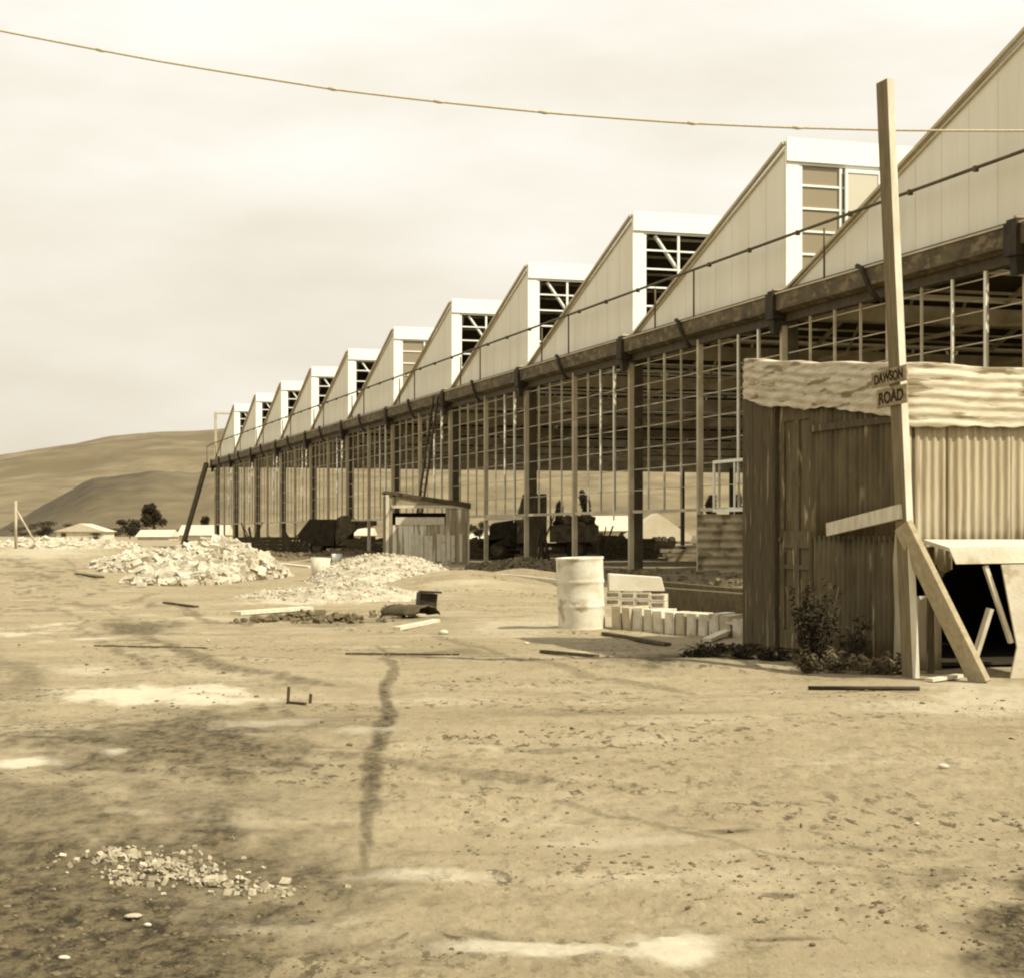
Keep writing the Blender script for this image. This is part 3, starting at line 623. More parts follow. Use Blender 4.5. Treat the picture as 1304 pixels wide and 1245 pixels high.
def weed(c, h, w, n, ln, m, label, seed, name='weed_clump', spread=.5, group=None, ls=.02):
    R = random.Random(seed); c = Vector(c); t = empty(name, c, 0, label, 'plant', group)
    st = MB(); lf = MB()
    for i in range(n):
        a = R.uniform(0, 6.28); r0 = w*.3*math.sqrt(R.random()); b0 = Vector((math.cos(a)*r0, math.sin(a)*r0*.6, -.02))
        d = Vector((math.cos(a)*spread*R.uniform(.1, 1), math.sin(a)*spread*.6, 1)).normalized(); hh = h*R.uniform(.45, 1)
        pts = [b0+d*hh*k/4+Vector((math.cos(a)*.04*k*k/4*w, 0, -.01*k*k/8)) for k in range(5)]
        st.tube(pts, [.005, .004, .0035, .003, .002], 4)
        for k in range(ln):
            q = R.uniform(.15, 1); p = b0+d*hh*q
            leaves(lf, p, (.03, .03, .03), 2, ls, R, .6)
    st.build('stems', M['bark'], t); lf.build('leaves', m, t); return t
def GO(px, py, Y):
    p = P(px, HZ, Y); p.z = gzp(p.x, p.y); return p
weed(GO(1036, 0, 14.55), .78, .34, 26, 34, M['leaf'], 'tall dark bushy weed in front of the shed door', 31, spread=.25)
weed(GO(1088, 0, 14.35), .52, .30, 12, 22, M['leaf'], 'thin upright dark weed against the corrugated shed wall', 32, spread=.35)
weed(GO(1045, 0, 14.1), .26, .42, 36, 12, M['leafl'], 'low leafy weed at the foot of the tall dark weed', 33, spread=1.1)
weed(GO(1125, 0, 13.95), .22, .46, 36, 12, M['leafl'], 'low broad-leaved weed beside the foot of the sign pole', 34, spread=1.2, ls=.026)
weed(GO(930, 0, 16.2), .13, .9, 70, 7, M['leaf'], 'dark grassy tuft at the left corner of the shed', 35, spread=.9)
weed(GO(975, 0, 15.3), .14, .9, 70, 7, M['leaf'], 'dark low grass below the shed door', 36, spread=.9)
weed(GO(895, 0, 15.8), .10, .6, 36, 6, M['leaf'], 'outermost sparse grass tuft left of the shed', 37, spread=.9)

# ---------------------------------------------------------------- drum
db = GO(741, 0, 20.2)
dm = MB(); pr = []; R0 = .275; DH = .86
for z in np.linspace(0, DH, 50):
    r = R0
    for zr in (DH*.34, DH*.67): r += .012*math.exp(-((z-zr)/.014)**2)
    if z < .02 or z > DH-.02: r += .008
    pr.append((r, z))
pr += [(R0-.02, DH), (R0-.02, DH-.03), (0.001, DH-.03)]; n = 48; vs = []; fs = []
for r, z in pr:
    for k in range(n):
        t = 2*math.pi*k/n; dent = 1-.05*max(0, math.cos(t+1.7))**3*math.exp(-((z-.52)/.13)**2)-.03*max(0, math.cos(t+2.6))**4*math.exp(-((z-.15)/.1)**2)
        vs.append((r*dent*math.cos(t), r*dent*math.sin(t), z))
for i in range(len(pr)-1):
    for k in range(n): fs.append((i*n+k, i*n+(k+1) % n, (i+1)*n+(k+1) % n, (i+1)*n+k))
fs.append(tuple(range(n))[::-1])
dr_ = MB().add(vs, fs, True); d_ = dr_.build('oil_drum', M['drum']); d_.location = db-Vector((0, 0, .03)); d_.rotation_euler = (.02, -.035, 0)
tag(d_, 'pale rust-stained steel drum standing upright on the bare earth', 'drum')

# ---------------------------------------------------------------- clay blocks
def hollow(m, w, d, h):
    mb = MB(); t = .018
    mb.box(-w/2, w/2, 0, d, 0, t); mb.box(-w/2, w/2, 0, d, h-t, h); mb.box(-w/2, -w/2+t, 0, d, t, h-t); mb.box(w/2-t, w/2, 0, d, t, h-t)
    mb.box(-w/2+t, w/2-t, .04, d, t, h-t); return mb
b0 = G(778, 803); b1_ = G(946, 813); nb_ = 12; dirb = (b1_-b0); rzb = math.atan2(dirb.y, dirb.x)
blk = None; names = ['first', 'second', 'third', 'fourth', 'fifth', 'sixth', 'seventh', 'eighth', 'ninth', 'tenth', 'eleventh', 'twelfth']
protoB = MB().box(-.067, .067, 0, .3, 0, .26).box(-.05, .05, -.006, -.0005, .02, .24)
tones = [1, 1, 0, 0, 0, 0, 1, 0, 0, 0, 1, 0]
mshes = {}
for i in range(nb_):
    t = (i+.5)/nb_; p = b0+dirb*t; p.z = gzp(p.x, p.y)-.005
    k = tones[i]
    if k not in mshes: o = protoB.build('clay_block', M['blockd' if k else 'block']); mshes[k] = o; bevel(o, .006)
    else: o = mshes[k].copy(); C.objects.link(o)
    p.y += random.uniform(-.05, .04); p.z -= random.choice((0, 0, .02, .045)); o.location = p; o.rotation_euler = (random.uniform(-.07, .07), random.uniform(-.05, .05), rzb+random.uniform(-.14, .14))
    tag(o, ('tan' if k else 'pale')+' upright clay block, %s from the drum in the ground row' % names[i], 'block', 'clay blocks in a row behind the drum')
for r_i in range(2):
    for i in range(4):
        p = b0+dirb*((i+.5)/8)+Vector((.05, .12, 0)); z = gzp(p.x, p.y)+.262+r_i*.085
        if 'h' not in mshes: o = hollow(0, .17, .25, .08).build('hollow_tile', M['block']); mshes['h'] = o
        else: o = mshes['h'].copy(); C.objects.link(o)
        o.location = (b0.x+.02+i*.172, b0.y+.04-i*.03, z); o.rotation_euler = (0, 0, rzb*.3)
        tag(o, 'hollow clay tile with open end, %s from the drum in the %s layer' % (names[i], ('lower', 'upper')[r_i]), 'tile', 'hollow tiles stacked behind the drum')
sl = MB().prism([(-.05, 0), (.60, 0), (.56, .16), (-.05, .20)], 'y', 0, .32).build('pale_slab', M['limeb']); sl.location = (b0.x+.03, b0.y+.04, gzp(b0.x, b0.y)+.262+.171); bevel(sl, .006)
tag(sl, 'thick whitish slab lying on top of the hollow tiles beside the drum', 'slab')
def gp(px, py, dz=0): g = GG(px, py); g.z += dz; return g
pole_thing('loose_plank', gp(900, 818, .03), gp(952, 806, .12), .10, .04, M['woodp'], 'pale plank sloping against the row of blocks near the shed corner', 'plank')
pole_thing('covering_plank', P(882, 783, 19.3), P(960, 796, 18.6), .22, .03, M['woodp'], 'pale plank laid along the top of the block row', 'plank')
pole_thing('heavy_beam', gp(828, 772, .15), gp(985, 790, .15), .25, .30, M['timber'], 'long heavy timber beam lying behind the clay blocks', 'beam')
pole_thing('heavy_beam', gp(800, 748, .08), gp(960, 762, .08), .2, .2, M['timber'], 'thinner timber beam lying farther behind the heavy one', 'beam')
pole_thing('edging_plank', gp(612, 742, .06), gp(718, 754, .06), .08, .14, M['woodp'], 'plank edging the dark bank left of the drum', 'plank')

# corrugated panel standing below the casement
cpn = MB(); pbx = P(889, HZ, 40.5); pbx.z = -.05
sheet(cpn, (0, 0, 0), (0, 0, 1), (-1, 0, 0), 1.62, -1.12, .20, .03, nb=5, na=70)
c_ = cpn.build('corrugated_panel', mat('stained_iron_panel', .27, .4, 3, spot=(.13, 2, .55))); c_.location = pbx; c_.rotation_euler = (math.radians(-4), 0, math.radians(6)); tag(c_, 'stained corrugated sheet with level ribs standing below the white casement', 'iron sheet')

# ---------------------------------------------------------------- timber hut
hC = P(493, HZ, 61.5); hC.z = 0
hut = empty('timber_hut', hC, math.radians(8), 'small plank hut with sloping dark roof and limewashed lower wall', 'hut')
HW, HD, hz0, hz1 = 2.95, 1.7, 2.60, 2.12
def ht(x): return hz0+(hz1-hz0)*x/HW
i = 0; x = 0
while x < HW-.01:
    x2 = min(HW, x+.19); wz0, wz1 = (1.72, 2.02); dd = .004*(i % 3)
    if x2 > .32 and x < 2.0:
        MB().box(x, x2-.008, -.03-dd, .0, 0, 1.40).build('front_board', M['lime'], hut)
    else:
        MB().box(x, x2-.008, -.03-dd, .0, 0, ht(x)-.12).build('front_board', M['lime'] if i % 4 else M['wood'], hut)
    x = x2; i += 1
MB().box(.30, 2.05, -.06, .0, 1.405, 1.68).build('sill_panel', M['woodp'], hut)
R = random.Random(2); x = .85
while x < 2.62:
    MB().box(x, x+.14, -.055, -.042, R.uniform(.02, .16), R.uniform(1.0, 1.1)).build('whitewashed_slat', M['limeb'], hut); x += R.choice((.15, .15, .17, .3))
MB().box(.15, 2.8, -.065, .0, 2.0, 2.10).build('lintel', M['woodp'], hut)
MB().add([(.3, -.03, 2.105), (2.8, -.03, 2.105), (2.8, -.03, ht(2.8)-.10+.0), (.3, -.03, ht(.3)-.1), (.3, 0, 2.105), (2.8, 0, 2.105), (2.8, 0, ht(2.8)-.1), (.3, 0, ht(.3)-.1)], [(3, 2, 1, 0), (4, 5, 6, 7), (0, 1, 5, 4), (1, 2, 6, 5), (2, 3, 7, 6), (3, 0, 4, 7)]).build('front_panel', M['wood'], hut)
for y in range(8):
    MB().box(-.02-.004*(y % 2), .0, y*.235, y*.235+.225, 0, hz0-.15).build('side_board', M['wood'] if y % 3 else M['woodd'], hut)
MB().box(0.001, HW, HD-.03, HD, 0, 1.85).build('rear_wall', M['woodd'], hut); MB().box(HW-.03, HW, .002, HD-.032, 0, hz1-.1).build('end_wall', M['woodd'], hut)
MB().box(-.05, .06, -.075, -.032, 0, hz0-.13).build('corner_post', M['woodp'], hut); MB().box(2.68, 2.8, -.075, -.045, 0, 2.0).build('corner_post', M['wood'], hut)
rf = MB(); rf.add([(-.06, -.09, ht(-.06)-.10), (HW+.04, -.09, ht(HW+.12)-.12), (HW+.04, HD+.15, ht(HW)-.12), (-.06, HD+.15, ht(-.06)-.10), (-.06, -.09, ht(-.06)), (HW+.04, -.09, ht(HW+.12)+.08), (HW+.04, HD+.15, ht(HW)+.06), (-.06, HD+.15, ht(-.06))], [(3, 2, 1, 0), (4, 5, 6, 7), (0, 1, 5, 4), (1, 2, 6, 5), (2, 3, 7, 6), (3, 0, 4, 7)])
rf.build('roof', M['shedroof'], hut)

def heap(name, parts, n, r0, r1, m, label, cat, seed, base=True, cube=True, bm_=None):
    """parts: (px, py, half width m, half depth m, height)"""
    R = random.Random(seed); mb = MB(); cs = []
    tot = sum(p[2]*p[3] for p in parts)
    for (px, py, rx, ry, h) in parts:
        g = GG(px, py); cs.append((g, rx, ry, h))
    def hz_(x, y): return max([0]+[h*max(0, 1-((x-g.x)/rx)**2-((y-g.y)/ry)**2)**.8 for g, rx, ry, h in cs])
    for g, rx, ry, h in cs:
        k = int(n*rx*ry/tot)
        aq = []
        for _ in range(k):
            a = R.uniform(0, 6.28); q = math.sqrt(R.random())*1.04 if base else abs(R.gauss(0, .6))+.02
            aq.append((g.x+rx*q*math.cos(a), g.y+ry*q*math.sin(a)))
        gh = gz(np.array([p_[0] for p_ in aq]), np.array([p_[1] for p_ in aq])) if aq else []
        for (x, y), g0 in zip(aq, gh):
            z = float(g0)+hz_(x, y)*R.uniform(.88, 1.0); s = R.uniform(r0, r1)*R.choice((.4, .6, .7, .8, 1, 1.15))
            if cube:
                m3 = Matrix.Rotation(R.uniform(0, 3), 3, 'X') @ Matrix.Rotation(R.uniform(0, 3), 3, 'Z'); dx, dy, dz = s*R.uniform(.7, 1.4), s*R.uniform(.6, 1.1), s*R.uniform(.5, .9)
                vs = [m3 @ Vector((i*dx*R.uniform(.75, 1.1), j*dy*R.uniform(.75, 1.1), l*dz*R.uniform(.75, 1.1))) for l in (-1, 1) for j in (-1, 1) for i in (-1, 1)]
                mb.add([(x+v.x, y+v.y, z+v.z) for v in vs], [(0, 2, 3, 1), (4, 5, 7, 6), (0, 1, 5, 4), (2, 6, 7, 3), (0, 4, 6, 2), (1, 3, 7, 5)])
            else: mb.rock((x, y, z), s, R=R)
    nb0 = len(mb.f)
    if base:   # mound surface under the pieces
        for g, rx, ry, h in cs:
            nx = 40; vs = []; fs = []; gx_, gy_ = np.meshgrid(g.x+rx*1.05*(2*np.arange(41)/40-1), g.y+ry*1.05*(2*np.arange(41)/40-1)); gq = gz(gx_, gy_)
            for j in range(nx+1):
                for i in range(nx+1):
                    x = g.x+rx*1.05*(2*i/nx-1); y = g.y+ry*1.05*(2*j/nx-1)
                    e = h*max(0, 1-((x-g.x)/rx)**2-((y-g.y)/ry)**2)**.8
                    vs.append((x, y, float(gq[j, i])+e*.93+(-.06 if e <= 0 else R.uniform(-.02, .02))))
            for j in range(nx):
                for i in range(nx): k = j*(nx+1)+i; fs.append((k, k+1, k+nx+2, k+nx+1))
            mb.add(vs, fs, True)
    o = one(mb, name, m, label, cat, origin=(cs[0][0].x, cs[0][0].y, 0)); o['kind'] = 'stuff'
    if bm_:
        o.data.materials.append(bm_); nf = len(o.data.polygons); ix = [1 if k >= nb0 else 0 for k in range(nf)]; o.data.polygons.foreach_set('material_index', ix)
    return o
# ---------------------------------------------------------------- vehicles inside the frame
def wheel(parent, x, y, r=.45):
    t = MB(); pts = []; n = 20; vs = []; fs = []
    for (rr, yy) in ((r*.62, -.1), (r*.95, -.11), (r, -.07), (r, .07), (r*.95, .11), (r*.62, .1)):
        for k in range(n): a = 2*math.pi*k/n; vs.append((rr*math.cos(a), yy, rr*math.sin(a)))
    for i in range(6):
        for k in range(n): fs.append((i*n+k, i*n+(k+1) % n, ((i+1) % 6)*n+(k+1) % n, ((i+1) % 6)*n+k))
    w = t.add(vs, fs, True).build('wheel', M['tyre'], parent, (x, y, r))
    MB().tube([(0, -.06, 0), (0, .06, 0)], r*.61, 16).build('rim', M['darkm'], w)
def arch(cx, r, n=10): return [(cx+r*math.cos(math.pi*k/n), .45+r*math.sin(math.pi*k/n)) for k in range(n+1)]
lp = P(655, HZ, 71.5); lp.z = gzp(lp.x, lp.y)
lorry = empty('lorry', lp, 0, 'dark lorry with boxy cab seen through the frame behind the drum', 'lorry')
ch = MB(); ch.box(-1.5, 3.3, .5, .62, .55, .72); ch.box(-1.5, 3.3, 1.3, 1.42, .55, .72); ch.build('chassis', M['black'], lorry)
cb = MB(); cb.prism([(.1, .7), (1.35, .7), (1.35, 2.75), (.35, 2.75), (.1, 1.75)], 'y', .2, 1.8); cab = bevel(cb.build('cab', M['darkm'], lorry), .06, 2)
MB().box(.5, 1.15, .185, .198, 1.75, 2.55).build('side_window', M['dull'], cab)
bo = MB().prism([(-1.05, .7), (.098, .7), (.098, 1.7), (-.9, 1.55), (-1.05, 1.4)], 'y', .45, 1.55); hood = bevel(bo.build('bonnet', M['black'], lorry), .06, 2)
MB().prism([(-1.5+.5*0+.0, .75)]+[(-.75+.62*math.cos(math.pi-math.pi*k/8), .5+.62*math.sin(math.pi*k/8)) for k in range(9)]+[(-.2, .6)], 'y', .15, .44).build('mudguard', M['black'], lorry)
tb = MB(); tb.box(1.5, 3.5, .1, 1.9, .75, .85); tb.box(1.5, 3.5, .1, .16, .85, 1.45); tb.box(1.5, 3.5, 1.84, 1.9, .85, 1.45); tb.box(1.5, 1.56, .161, 1.839, .85, 1.9); tb.box(3.44, 3.5, .161, 1.839, .85, 1.45); tb.build('tray', M['darkm'], lorry)
for x in (-.75, 2.6):
    for y in (.3, 1.7): wheel(lorry, x, y)
ld = MB(); R = random.Random(8)
for _ in range(50): ld.rock((lp.x+R.uniform(1.7, 3.3), lp.y+R.uniform(.3, 1.7), lp.z+R.uniform(.95, 1.75)), R.uniform(.12, .3), R=R)
one(ld, 'spoil_load', M['stoned'], 'dark spoil heaped in the tray of the lorry', 'spoil', origin=lp+Vector((2.5, 1, .86)))['kind'] = 'stuff'
dp = P(385, HZ, 88); dp.z = 0
# this vehicle stands in front of the wall line
dmp = empty('tip_wagon', dp, 0, 'dark tipping wagon with slanting hopper and rounded hood left of the hut', 'wagon')
MB().prism([(-.3, .95), (.55, .45), (1.6, .45), (1.7, 1.8), (.35, 1.8)], 'y', 0, 1.5).build('hopper', M['black'], dmp)
MB().prism([(1.705, .5)]+[(2.15+.55*math.cos(math.pi-math.pi*k/8), 1.5+.5*math.sin(math.pi*k/8)) for k in range(9)]+[(2.7, 1.3), (2.3, .9)], 'y', .1, 1.4).build('hood', M['darkm'], dmp)
MB().prism([(2.71, 1.3), (3.7, 1.5), (3.7, 1.72), (2.71, 1.76)], 'y', .2, 1.3).build('canopy', M['darkm'], dmp)
MB().box(.3, 3.8, .5, 1.0, .32, .449).build('chassis', M['black'], dmp); MB().box(3.3, 3.4, .3, .4, .45, 1.4).build('strut', M['steel'], dmp)
for x in (.7, 3.2):
    for y in (.1, 1.4): wheel(dmp, x, y, .36)

def bucket(px, py, wpx, hpx, label, m, lean=0):
    g = GG(px, py); k = g.y/F; r = wpx/2*k; h = hpx*k
    mb = MB(); n = 24; vs = []; fs = []
    prf = [(r*.72, 0), (r, h), (r*.93, h), (r*.68, .05), (.001, .05)]
    for rr, z in prf:
        for q in range(n): a = 2*math.pi*q/n; vs.append((rr*math.cos(a), rr*math.sin(a), z))
    for i in range(4):
        for q in range(n): fs.append((i*n+q, i*n+(q+1) % n, (i+1)*n+(q+1) % n, (i+1)*n+q))
    fs.append(tuple(range(n))[::-1]); o = mb.add(vs, fs, True).build('bucket', m); o.location = g; o.rotation_euler = (0, lean, 0)
    return tag(o, label, 'bucket')
bucket(407, 741, 26, 30, 'large pale tapered tub between the rubble heap and the gravel mound', M['block'], .04)
bucket(429, 717, 14, 12, 'small pale bucket behind the large tapered tub', M['white'])
def stack(px, Y, w, h, n, label, m='woodd', rz=0):
    p = GO(px, 0, Y); mb = MB(); R = random.Random(px)
    for i in range(n):
        for k in range(3):
            mb.beam(Vector((-w/2+R.uniform(-.3, .3), k*.3, (i+.5)*h/n)), Vector((w/2+R.uniform(-.3, .3), k*.3+R.uniform(-.1, .1), (i+.5)*h/n)), .24, h/n*.85)
    o = mb.build('timber_stack', M[m]); o.location = p; o.rotation_euler = (0, 0, rz); tag(o, label, 'timber stack', 'timber stacked under the factory roof')
stack(615, 73, 2.6, .8, 4, 'dark timber stack under the roof left of the lorry bonnet')
stack(800, 74, 2.0, .9, 4, 'dark timber stack seen just left of the main post right of the drum')
stack(905, 68, 3.6, .5, 3, 'long low timber stack seen behind the corrugated sheet', 'wood')
stack(350, 100, 4.5, .9, 4, 'dark timber stack near the far end of the factory', 'woodd', .3)
stack(470, 86, 2.2, .8, 4, 'timber stack partly hidden behind the left side of the hut')
stack(745, 92, 3.0, 1.0, 5, 'timber stack deep under the roof behind the tray of the lorry')
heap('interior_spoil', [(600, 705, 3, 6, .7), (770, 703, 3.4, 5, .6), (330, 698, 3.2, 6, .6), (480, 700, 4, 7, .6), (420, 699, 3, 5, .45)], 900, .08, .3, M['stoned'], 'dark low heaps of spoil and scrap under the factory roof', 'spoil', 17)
def odd(px, Y, h, label, sd):
    R = random.Random(sd); p = GO(px, 0, Y); mb = MB()
    for i in range(9): mb.beam(Vector((R.uniform(-.3, .3), R.uniform(-.3, .3), 0)), Vector((R.uniform(-.9, .9), R.uniform(-.3, .3), h*R.uniform(.5, 1))), .08, .05)
    o = mb.build('scrap_bundle', M['steel']); o.location = p; tag(o, label, 'scrap', 'bundles of rods standing in the factory')
odd(375, 92, 1.7, 'bundle of leaning dark rods left of the tipping wagon', 1); odd(690, 69, 2.0, 'bundle of leaning rods in front of the lorry cab', 2); odd(630, 72, 1.3, 'bundle of short rods beside the lorry bonnet', 3); odd(768, 70, 1.5, 'bundle of rods at the rear of the lorry tray', 4); odd(318, 108, 1.8, 'bundle of rods nearest the far end of the factory', 5)
# wheelbarrow far inside
wbp = GO(845, 0, 80); wb_ = empty('wheelbarrow', wbp, 0, 'small wheelbarrow with pale load under the factory roof right of the main post', 'wheelbarrow')
MB().prism([(-.45, .35), (.4, .35), (.6, .75), (-.65, .75)], 'y', -.3, .3).build('tray', M['darkm'], wb_)
for s in (-1, 1):
    MB().beam((-1, s*.28, .5), (.9, s*.1, .3), .05, .05).build('handle', M['wood'], wb_); MB().beam((-.4, s*.25, .36), (-.45, s*.25, 0), .05, .05).build('leg', M['steel'], wb_)
wheel(wb_, .9, 0, .25)
q = MB(); R = random.Random(4)
for _ in range(16): q.rock((wbp.x+R.uniform(-.45, .45), wbp.y+R.uniform(-.2, .2), wbp.z+.82), .14, R=R)
one(q, 'barrow_load', M['gravel'], 'pale heaped load in the wheelbarrow', 'sand', origin=wbp+Vector((0, 0, .75)))['kind'] = 'stuff'

# ---------------------------------------------------------------- distant houses
def house(px0, px1, Y, eave, top, label, hip=False, depth=7, name='house', mwall='wallw', mroof='roofw', wins=((.2, .3), (.75, .85))):
    a = P(px0, HZ, Y); b = P(px1, HZ, Y); w = (b-a).x; a.z = gzp(a.x, a.y)-.1
    h = empty(name, a, 0, label, 'house' if name == 'house' else 'shed')
    ze = H+(HZ-eave)/F*Y+.1; zr = H+(HZ-top)/F*Y+.1
    MB().box(0, w, 0, depth, 0, ze).build('wall', M[mwall], h)
    r = MB()
    if hip:  # ridge runs sideways
        r.prism([(-.4, ze-.1), (depth+.4, ze-.1), (depth/2, zr)], 'x', -.3, w+.3)
    else: r.prism([(-.4, ze-.05), (w+.4, ze-.05), (w/2, zr)], 'y', -.3, depth+.3)
    r.build('roof', M[mroof], h)
    for (u0, u1) in wins: 
        f = MB().box(w*u0, w*u1, -.06, -.004, ze*.4, ze*.8).build('window', M['dull'], h)
    return h
house(752, 806, 170, 674, 656, 'white house wing with side-on pale roof seen through the frame', True)
house(790, 884, 166, 688, 653, 'white gable-ended house seen through the frame right of the main post', wins=((.1, .2), (.6, .72)))
house(72, 132, 260, 676, 666, 'low pale shed at the far left with a broad shallow roof', False, name='far_shed', wins=((.1, .2),))
house(228, 285, 230, 680, 668, 'low pale building just left of the far end of the factory', True, name='far_shed', wins=())
house(175, 215, 250, 682, 674, 'tiny pale shed between the bushes and the factory', True, name='far_shed', wins=())
house(893, 960, 150, 690, 681, 'long pale shed seen through the frame behind the corrugated sheet', True, name='far_shed', wins=())
house(385, 470, 175, 680, 672, 'pale low shed seen through the frame behind the tipping wagon', True, name='far_shed', wins=((.5, .6),))
house(600, 650, 165, 686, 676, 'pale low shed seen through the frame left of the lorry', True, name='far_shed', wins=())
p = GO(20, 0, 120); tp_ = empty('stayed_post', p, 0, 'faint pale post with a sloping stay at the far left edge', 'post')
MB().tube([(0, 0, -.1), (0, 0, 3.3)], .10, 8).build('post', M['post'], tp_); MB().tube([(.1, 0, 2.6), (1.6, 0, .0)], .06, 6).build('stay', M['post'], tp_)

# ---------------------------------------------------------------- rubble, gravel, stones
heap('rubble_heap', [(275, 728, 1.5, 5, .92), (190, 724, 1.1, 4.0, .60), (235, 742, 1.25, 2.2, .36), (320, 736, .8, 3.0, .62), (150, 722, .8, 2, .3)], 3600, .05, .14, M['stone'], 'broad heap of broken pale stone blocks left of the tub', 'rubble', 5, bm_=M['stoned'])
heap('gravel_mound', [(490, 738, 1.75, 5.5, .62), (560, 745, 1.1, 2.4, .20), (400, 758, 1.4, 2.5, .14), (445, 762, 1.3, 2.0, .22)], 3000, .012, .05, M['gravel'], 'pale gravel mound in front of the timber hut', 'gravel', 6, cube=False)
heap('far_rubble', [(60, 694, 3.2, 14, .5), (110, 697, 3, 10, .45)], 700, .1, .3, M['stone'], 'distant pale rubble spread along the left edge', 'rubble', 9)
heap('debris_strip', [(215, 1098, .24, .30, .01), (150, 1085, .2, .16, .01), (270, 1112, .2, .16, .01), (330, 1125, .2, .12, .005)], 520, .004, .014, M['stoned2'], 'streak of whitish stone chips across the wet foreground', 'stone chips', 10, base=False)
heap('spoil_bank', [(665, 728, 1.7, 2.6, .34), (560, 735, .9, 2.4, .2)], 700, .03, .1, M['stoned'], 'dark earth bank along the factory side behind the drum', 'earth', 12)
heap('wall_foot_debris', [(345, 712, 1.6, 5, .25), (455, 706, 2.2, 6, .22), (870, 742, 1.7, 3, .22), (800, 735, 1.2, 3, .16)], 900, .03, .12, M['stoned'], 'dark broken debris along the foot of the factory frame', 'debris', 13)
# grit
mb = MB(); R = random.Random(14)
gp_ = [G(R.uniform(-150, 1450), HZ+R.uniform(110, 568)) for _ in range(9000)]
ga = np.array([[g.x, g.y] for g in gp_]); gh = gz(ga[:, 0], ga[:, 1]); gn = fbm(ga[:, 0]*1.3, ga[:, 1]*.9, 4, 77); gd = masks(ga[:, 0], ga[:, 1])[0]
for g, h_, n_, d_m in zip(gp_, gh, gn, gd):
    if n_+.12*d_m+R.uniform(-.03, .03) < .59: continue
    g.z = float(h_); mb.rock(g, (.002+.011*R.random()**3)*(1 if g.y < 9 else 1.6), sq=(1, .8, .7), jag=.4, R=R)
o = one(mb, 'loose_grit', M['stoned'], 'scattered dark grit and crumbs over the bare yard', 'grit'); o['kind'] = 'stuff'
def stone(px, py, wpx, label, m='stone', sq=(1, .8, .55), seed=0):
    g = GG(px, py); r = wpx/2*g.y/F; R = random.Random(seed+px); mb = MB(); mb.rock((0, 0, 0), r, sq, .2, R)
    o = mb.build('stone', M[m]); o.location = g+Vector((0, 0, r*sq[2]*.55)); sm = o.modifiers.new('s', 'SUBSURF'); sm.levels = 1; sm.render_levels = 1; return tag(o, label, 'stone', 'loose stones on the yard')
for a in ((1201, 979, 18, 'single pale stone on the bare earth at the lower right'), (565, 808, 17, 'pale lump of stone below the gravel mound'), (170, 1160, 34, 'pale flat stone on the wet ground, lower left', 'stone', (1, .8, .25)),
          (188, 1172, 14, 'small pale stone just right of the flat one, lower left'), (82, 1221, 20, 'pale stone nearest the lower left corner', 'stone', (1, .8, .35)), (1168, 1041, 9, 'tiny pale pebble left of the dark scuffed patch'),
          (671, 823, 9, 'small dark-sided stone left of the drum foot'), (265, 818, 7, 'tiny white pebble right of the track'), (1004, 757, 8, 'x')):
    if a[3] != 'x': stone(*a)
for a in ((967, 1196, 12, 'dark clod beside a line of crumbs, lower right', 'stoned'), (1035, 1205, 13, 'dark clod at the right end of the crumb line', 'stoned'), (952, 1120, 6, 'small dark clod above the crumb line', 'stoned'), (930, 1053, 12, 'dark clod in the middle of the right yard', 'stoned'),
          (1010, 1133, 9, 'upright dark clod right of centre in the foreground', 'stoned', (.6, .6, 1)), (285, 855, 8, 'small dark clod near the bright puddle mark', 'stoned'), (445, 942, 12, 'dark clod beside the wet streak', 'stoned'), (1020, 1048, 8, 'dark upright clod above the upright foreground one', 'stoned', (.6, .6, 1.1))):
    stone(*a)
# two pegs, rods and planks lying about
for px, hh, l in ((366, 22, 'taller dark survey peg with a bent foot'), (394, 12, 'shorter dark survey peg')):
    g = GG(px, 889); k = g.y/F; mb = MB(); mb.beam(Vector((0, 0, -.05)), Vector((.01, 0, hh*k)), .018, .02)
    if hh > 20: mb.beam(Vector((0, 0, .01)), Vector((.14, -.12, .012)), .02, .02)
    o = mb.build('survey_peg', M['steel']); o.location = g; tag(o, l+' in the yard', 'peg', 'survey pegs')
def lay(name, p0, p1, w, h, m, label, cat='plank'):
    a = GG(*p0); b = GG(*p1); mid_ = (a+b)/2; lift = max(0, gzp(mid_.x, mid_.y)-mid_.z)+h/2; a.z += lift; b.z += lift
    return pole_thing(name, a, b, w, h, m, label, cat)
lay('thin_batten', (120, 826), (262, 828), .016, .014, M['woodd'], 'thin dark batten lying across the left track', 'batten')
lay('thin_batten', (440, 834), (585, 837), .018, .016, M['woodd'], 'thin dark batten lying across the middle of the yard', 'batten')
lay('loose_plank', (505, 801), (556, 795), .10, .04, M['woodp'], 'short pale plank below the gravel mound')
lay('loose_plank', (300, 784), (392, 777), .18, .05, M['woodp'], 'long pale plank at the front edge of the gravel')
lay('loose_plank', (100, 732), (128, 736), .2, .04, M['woodd'], 'dark plank left of the rubble heap')
lay('loose_plank', (690, 832), (760, 842), .05, .03, M['woodd'], 'dark narrow plank in the yard left of the shed shadow')
lay('loose_plank', (770, 808), (850, 822), .08, .03, M['woodd'], 'dark plank lying in front of the clay blocks')
lay('loose_plank', (330, 716), (398, 722), .3, .06, M['woodp'], 'pale plank bridging the debris left of the tub')
lay('loose_plank', (210, 770), (250, 774), .08, .03, M['woodd'], 'dark stick below the rubble heap')
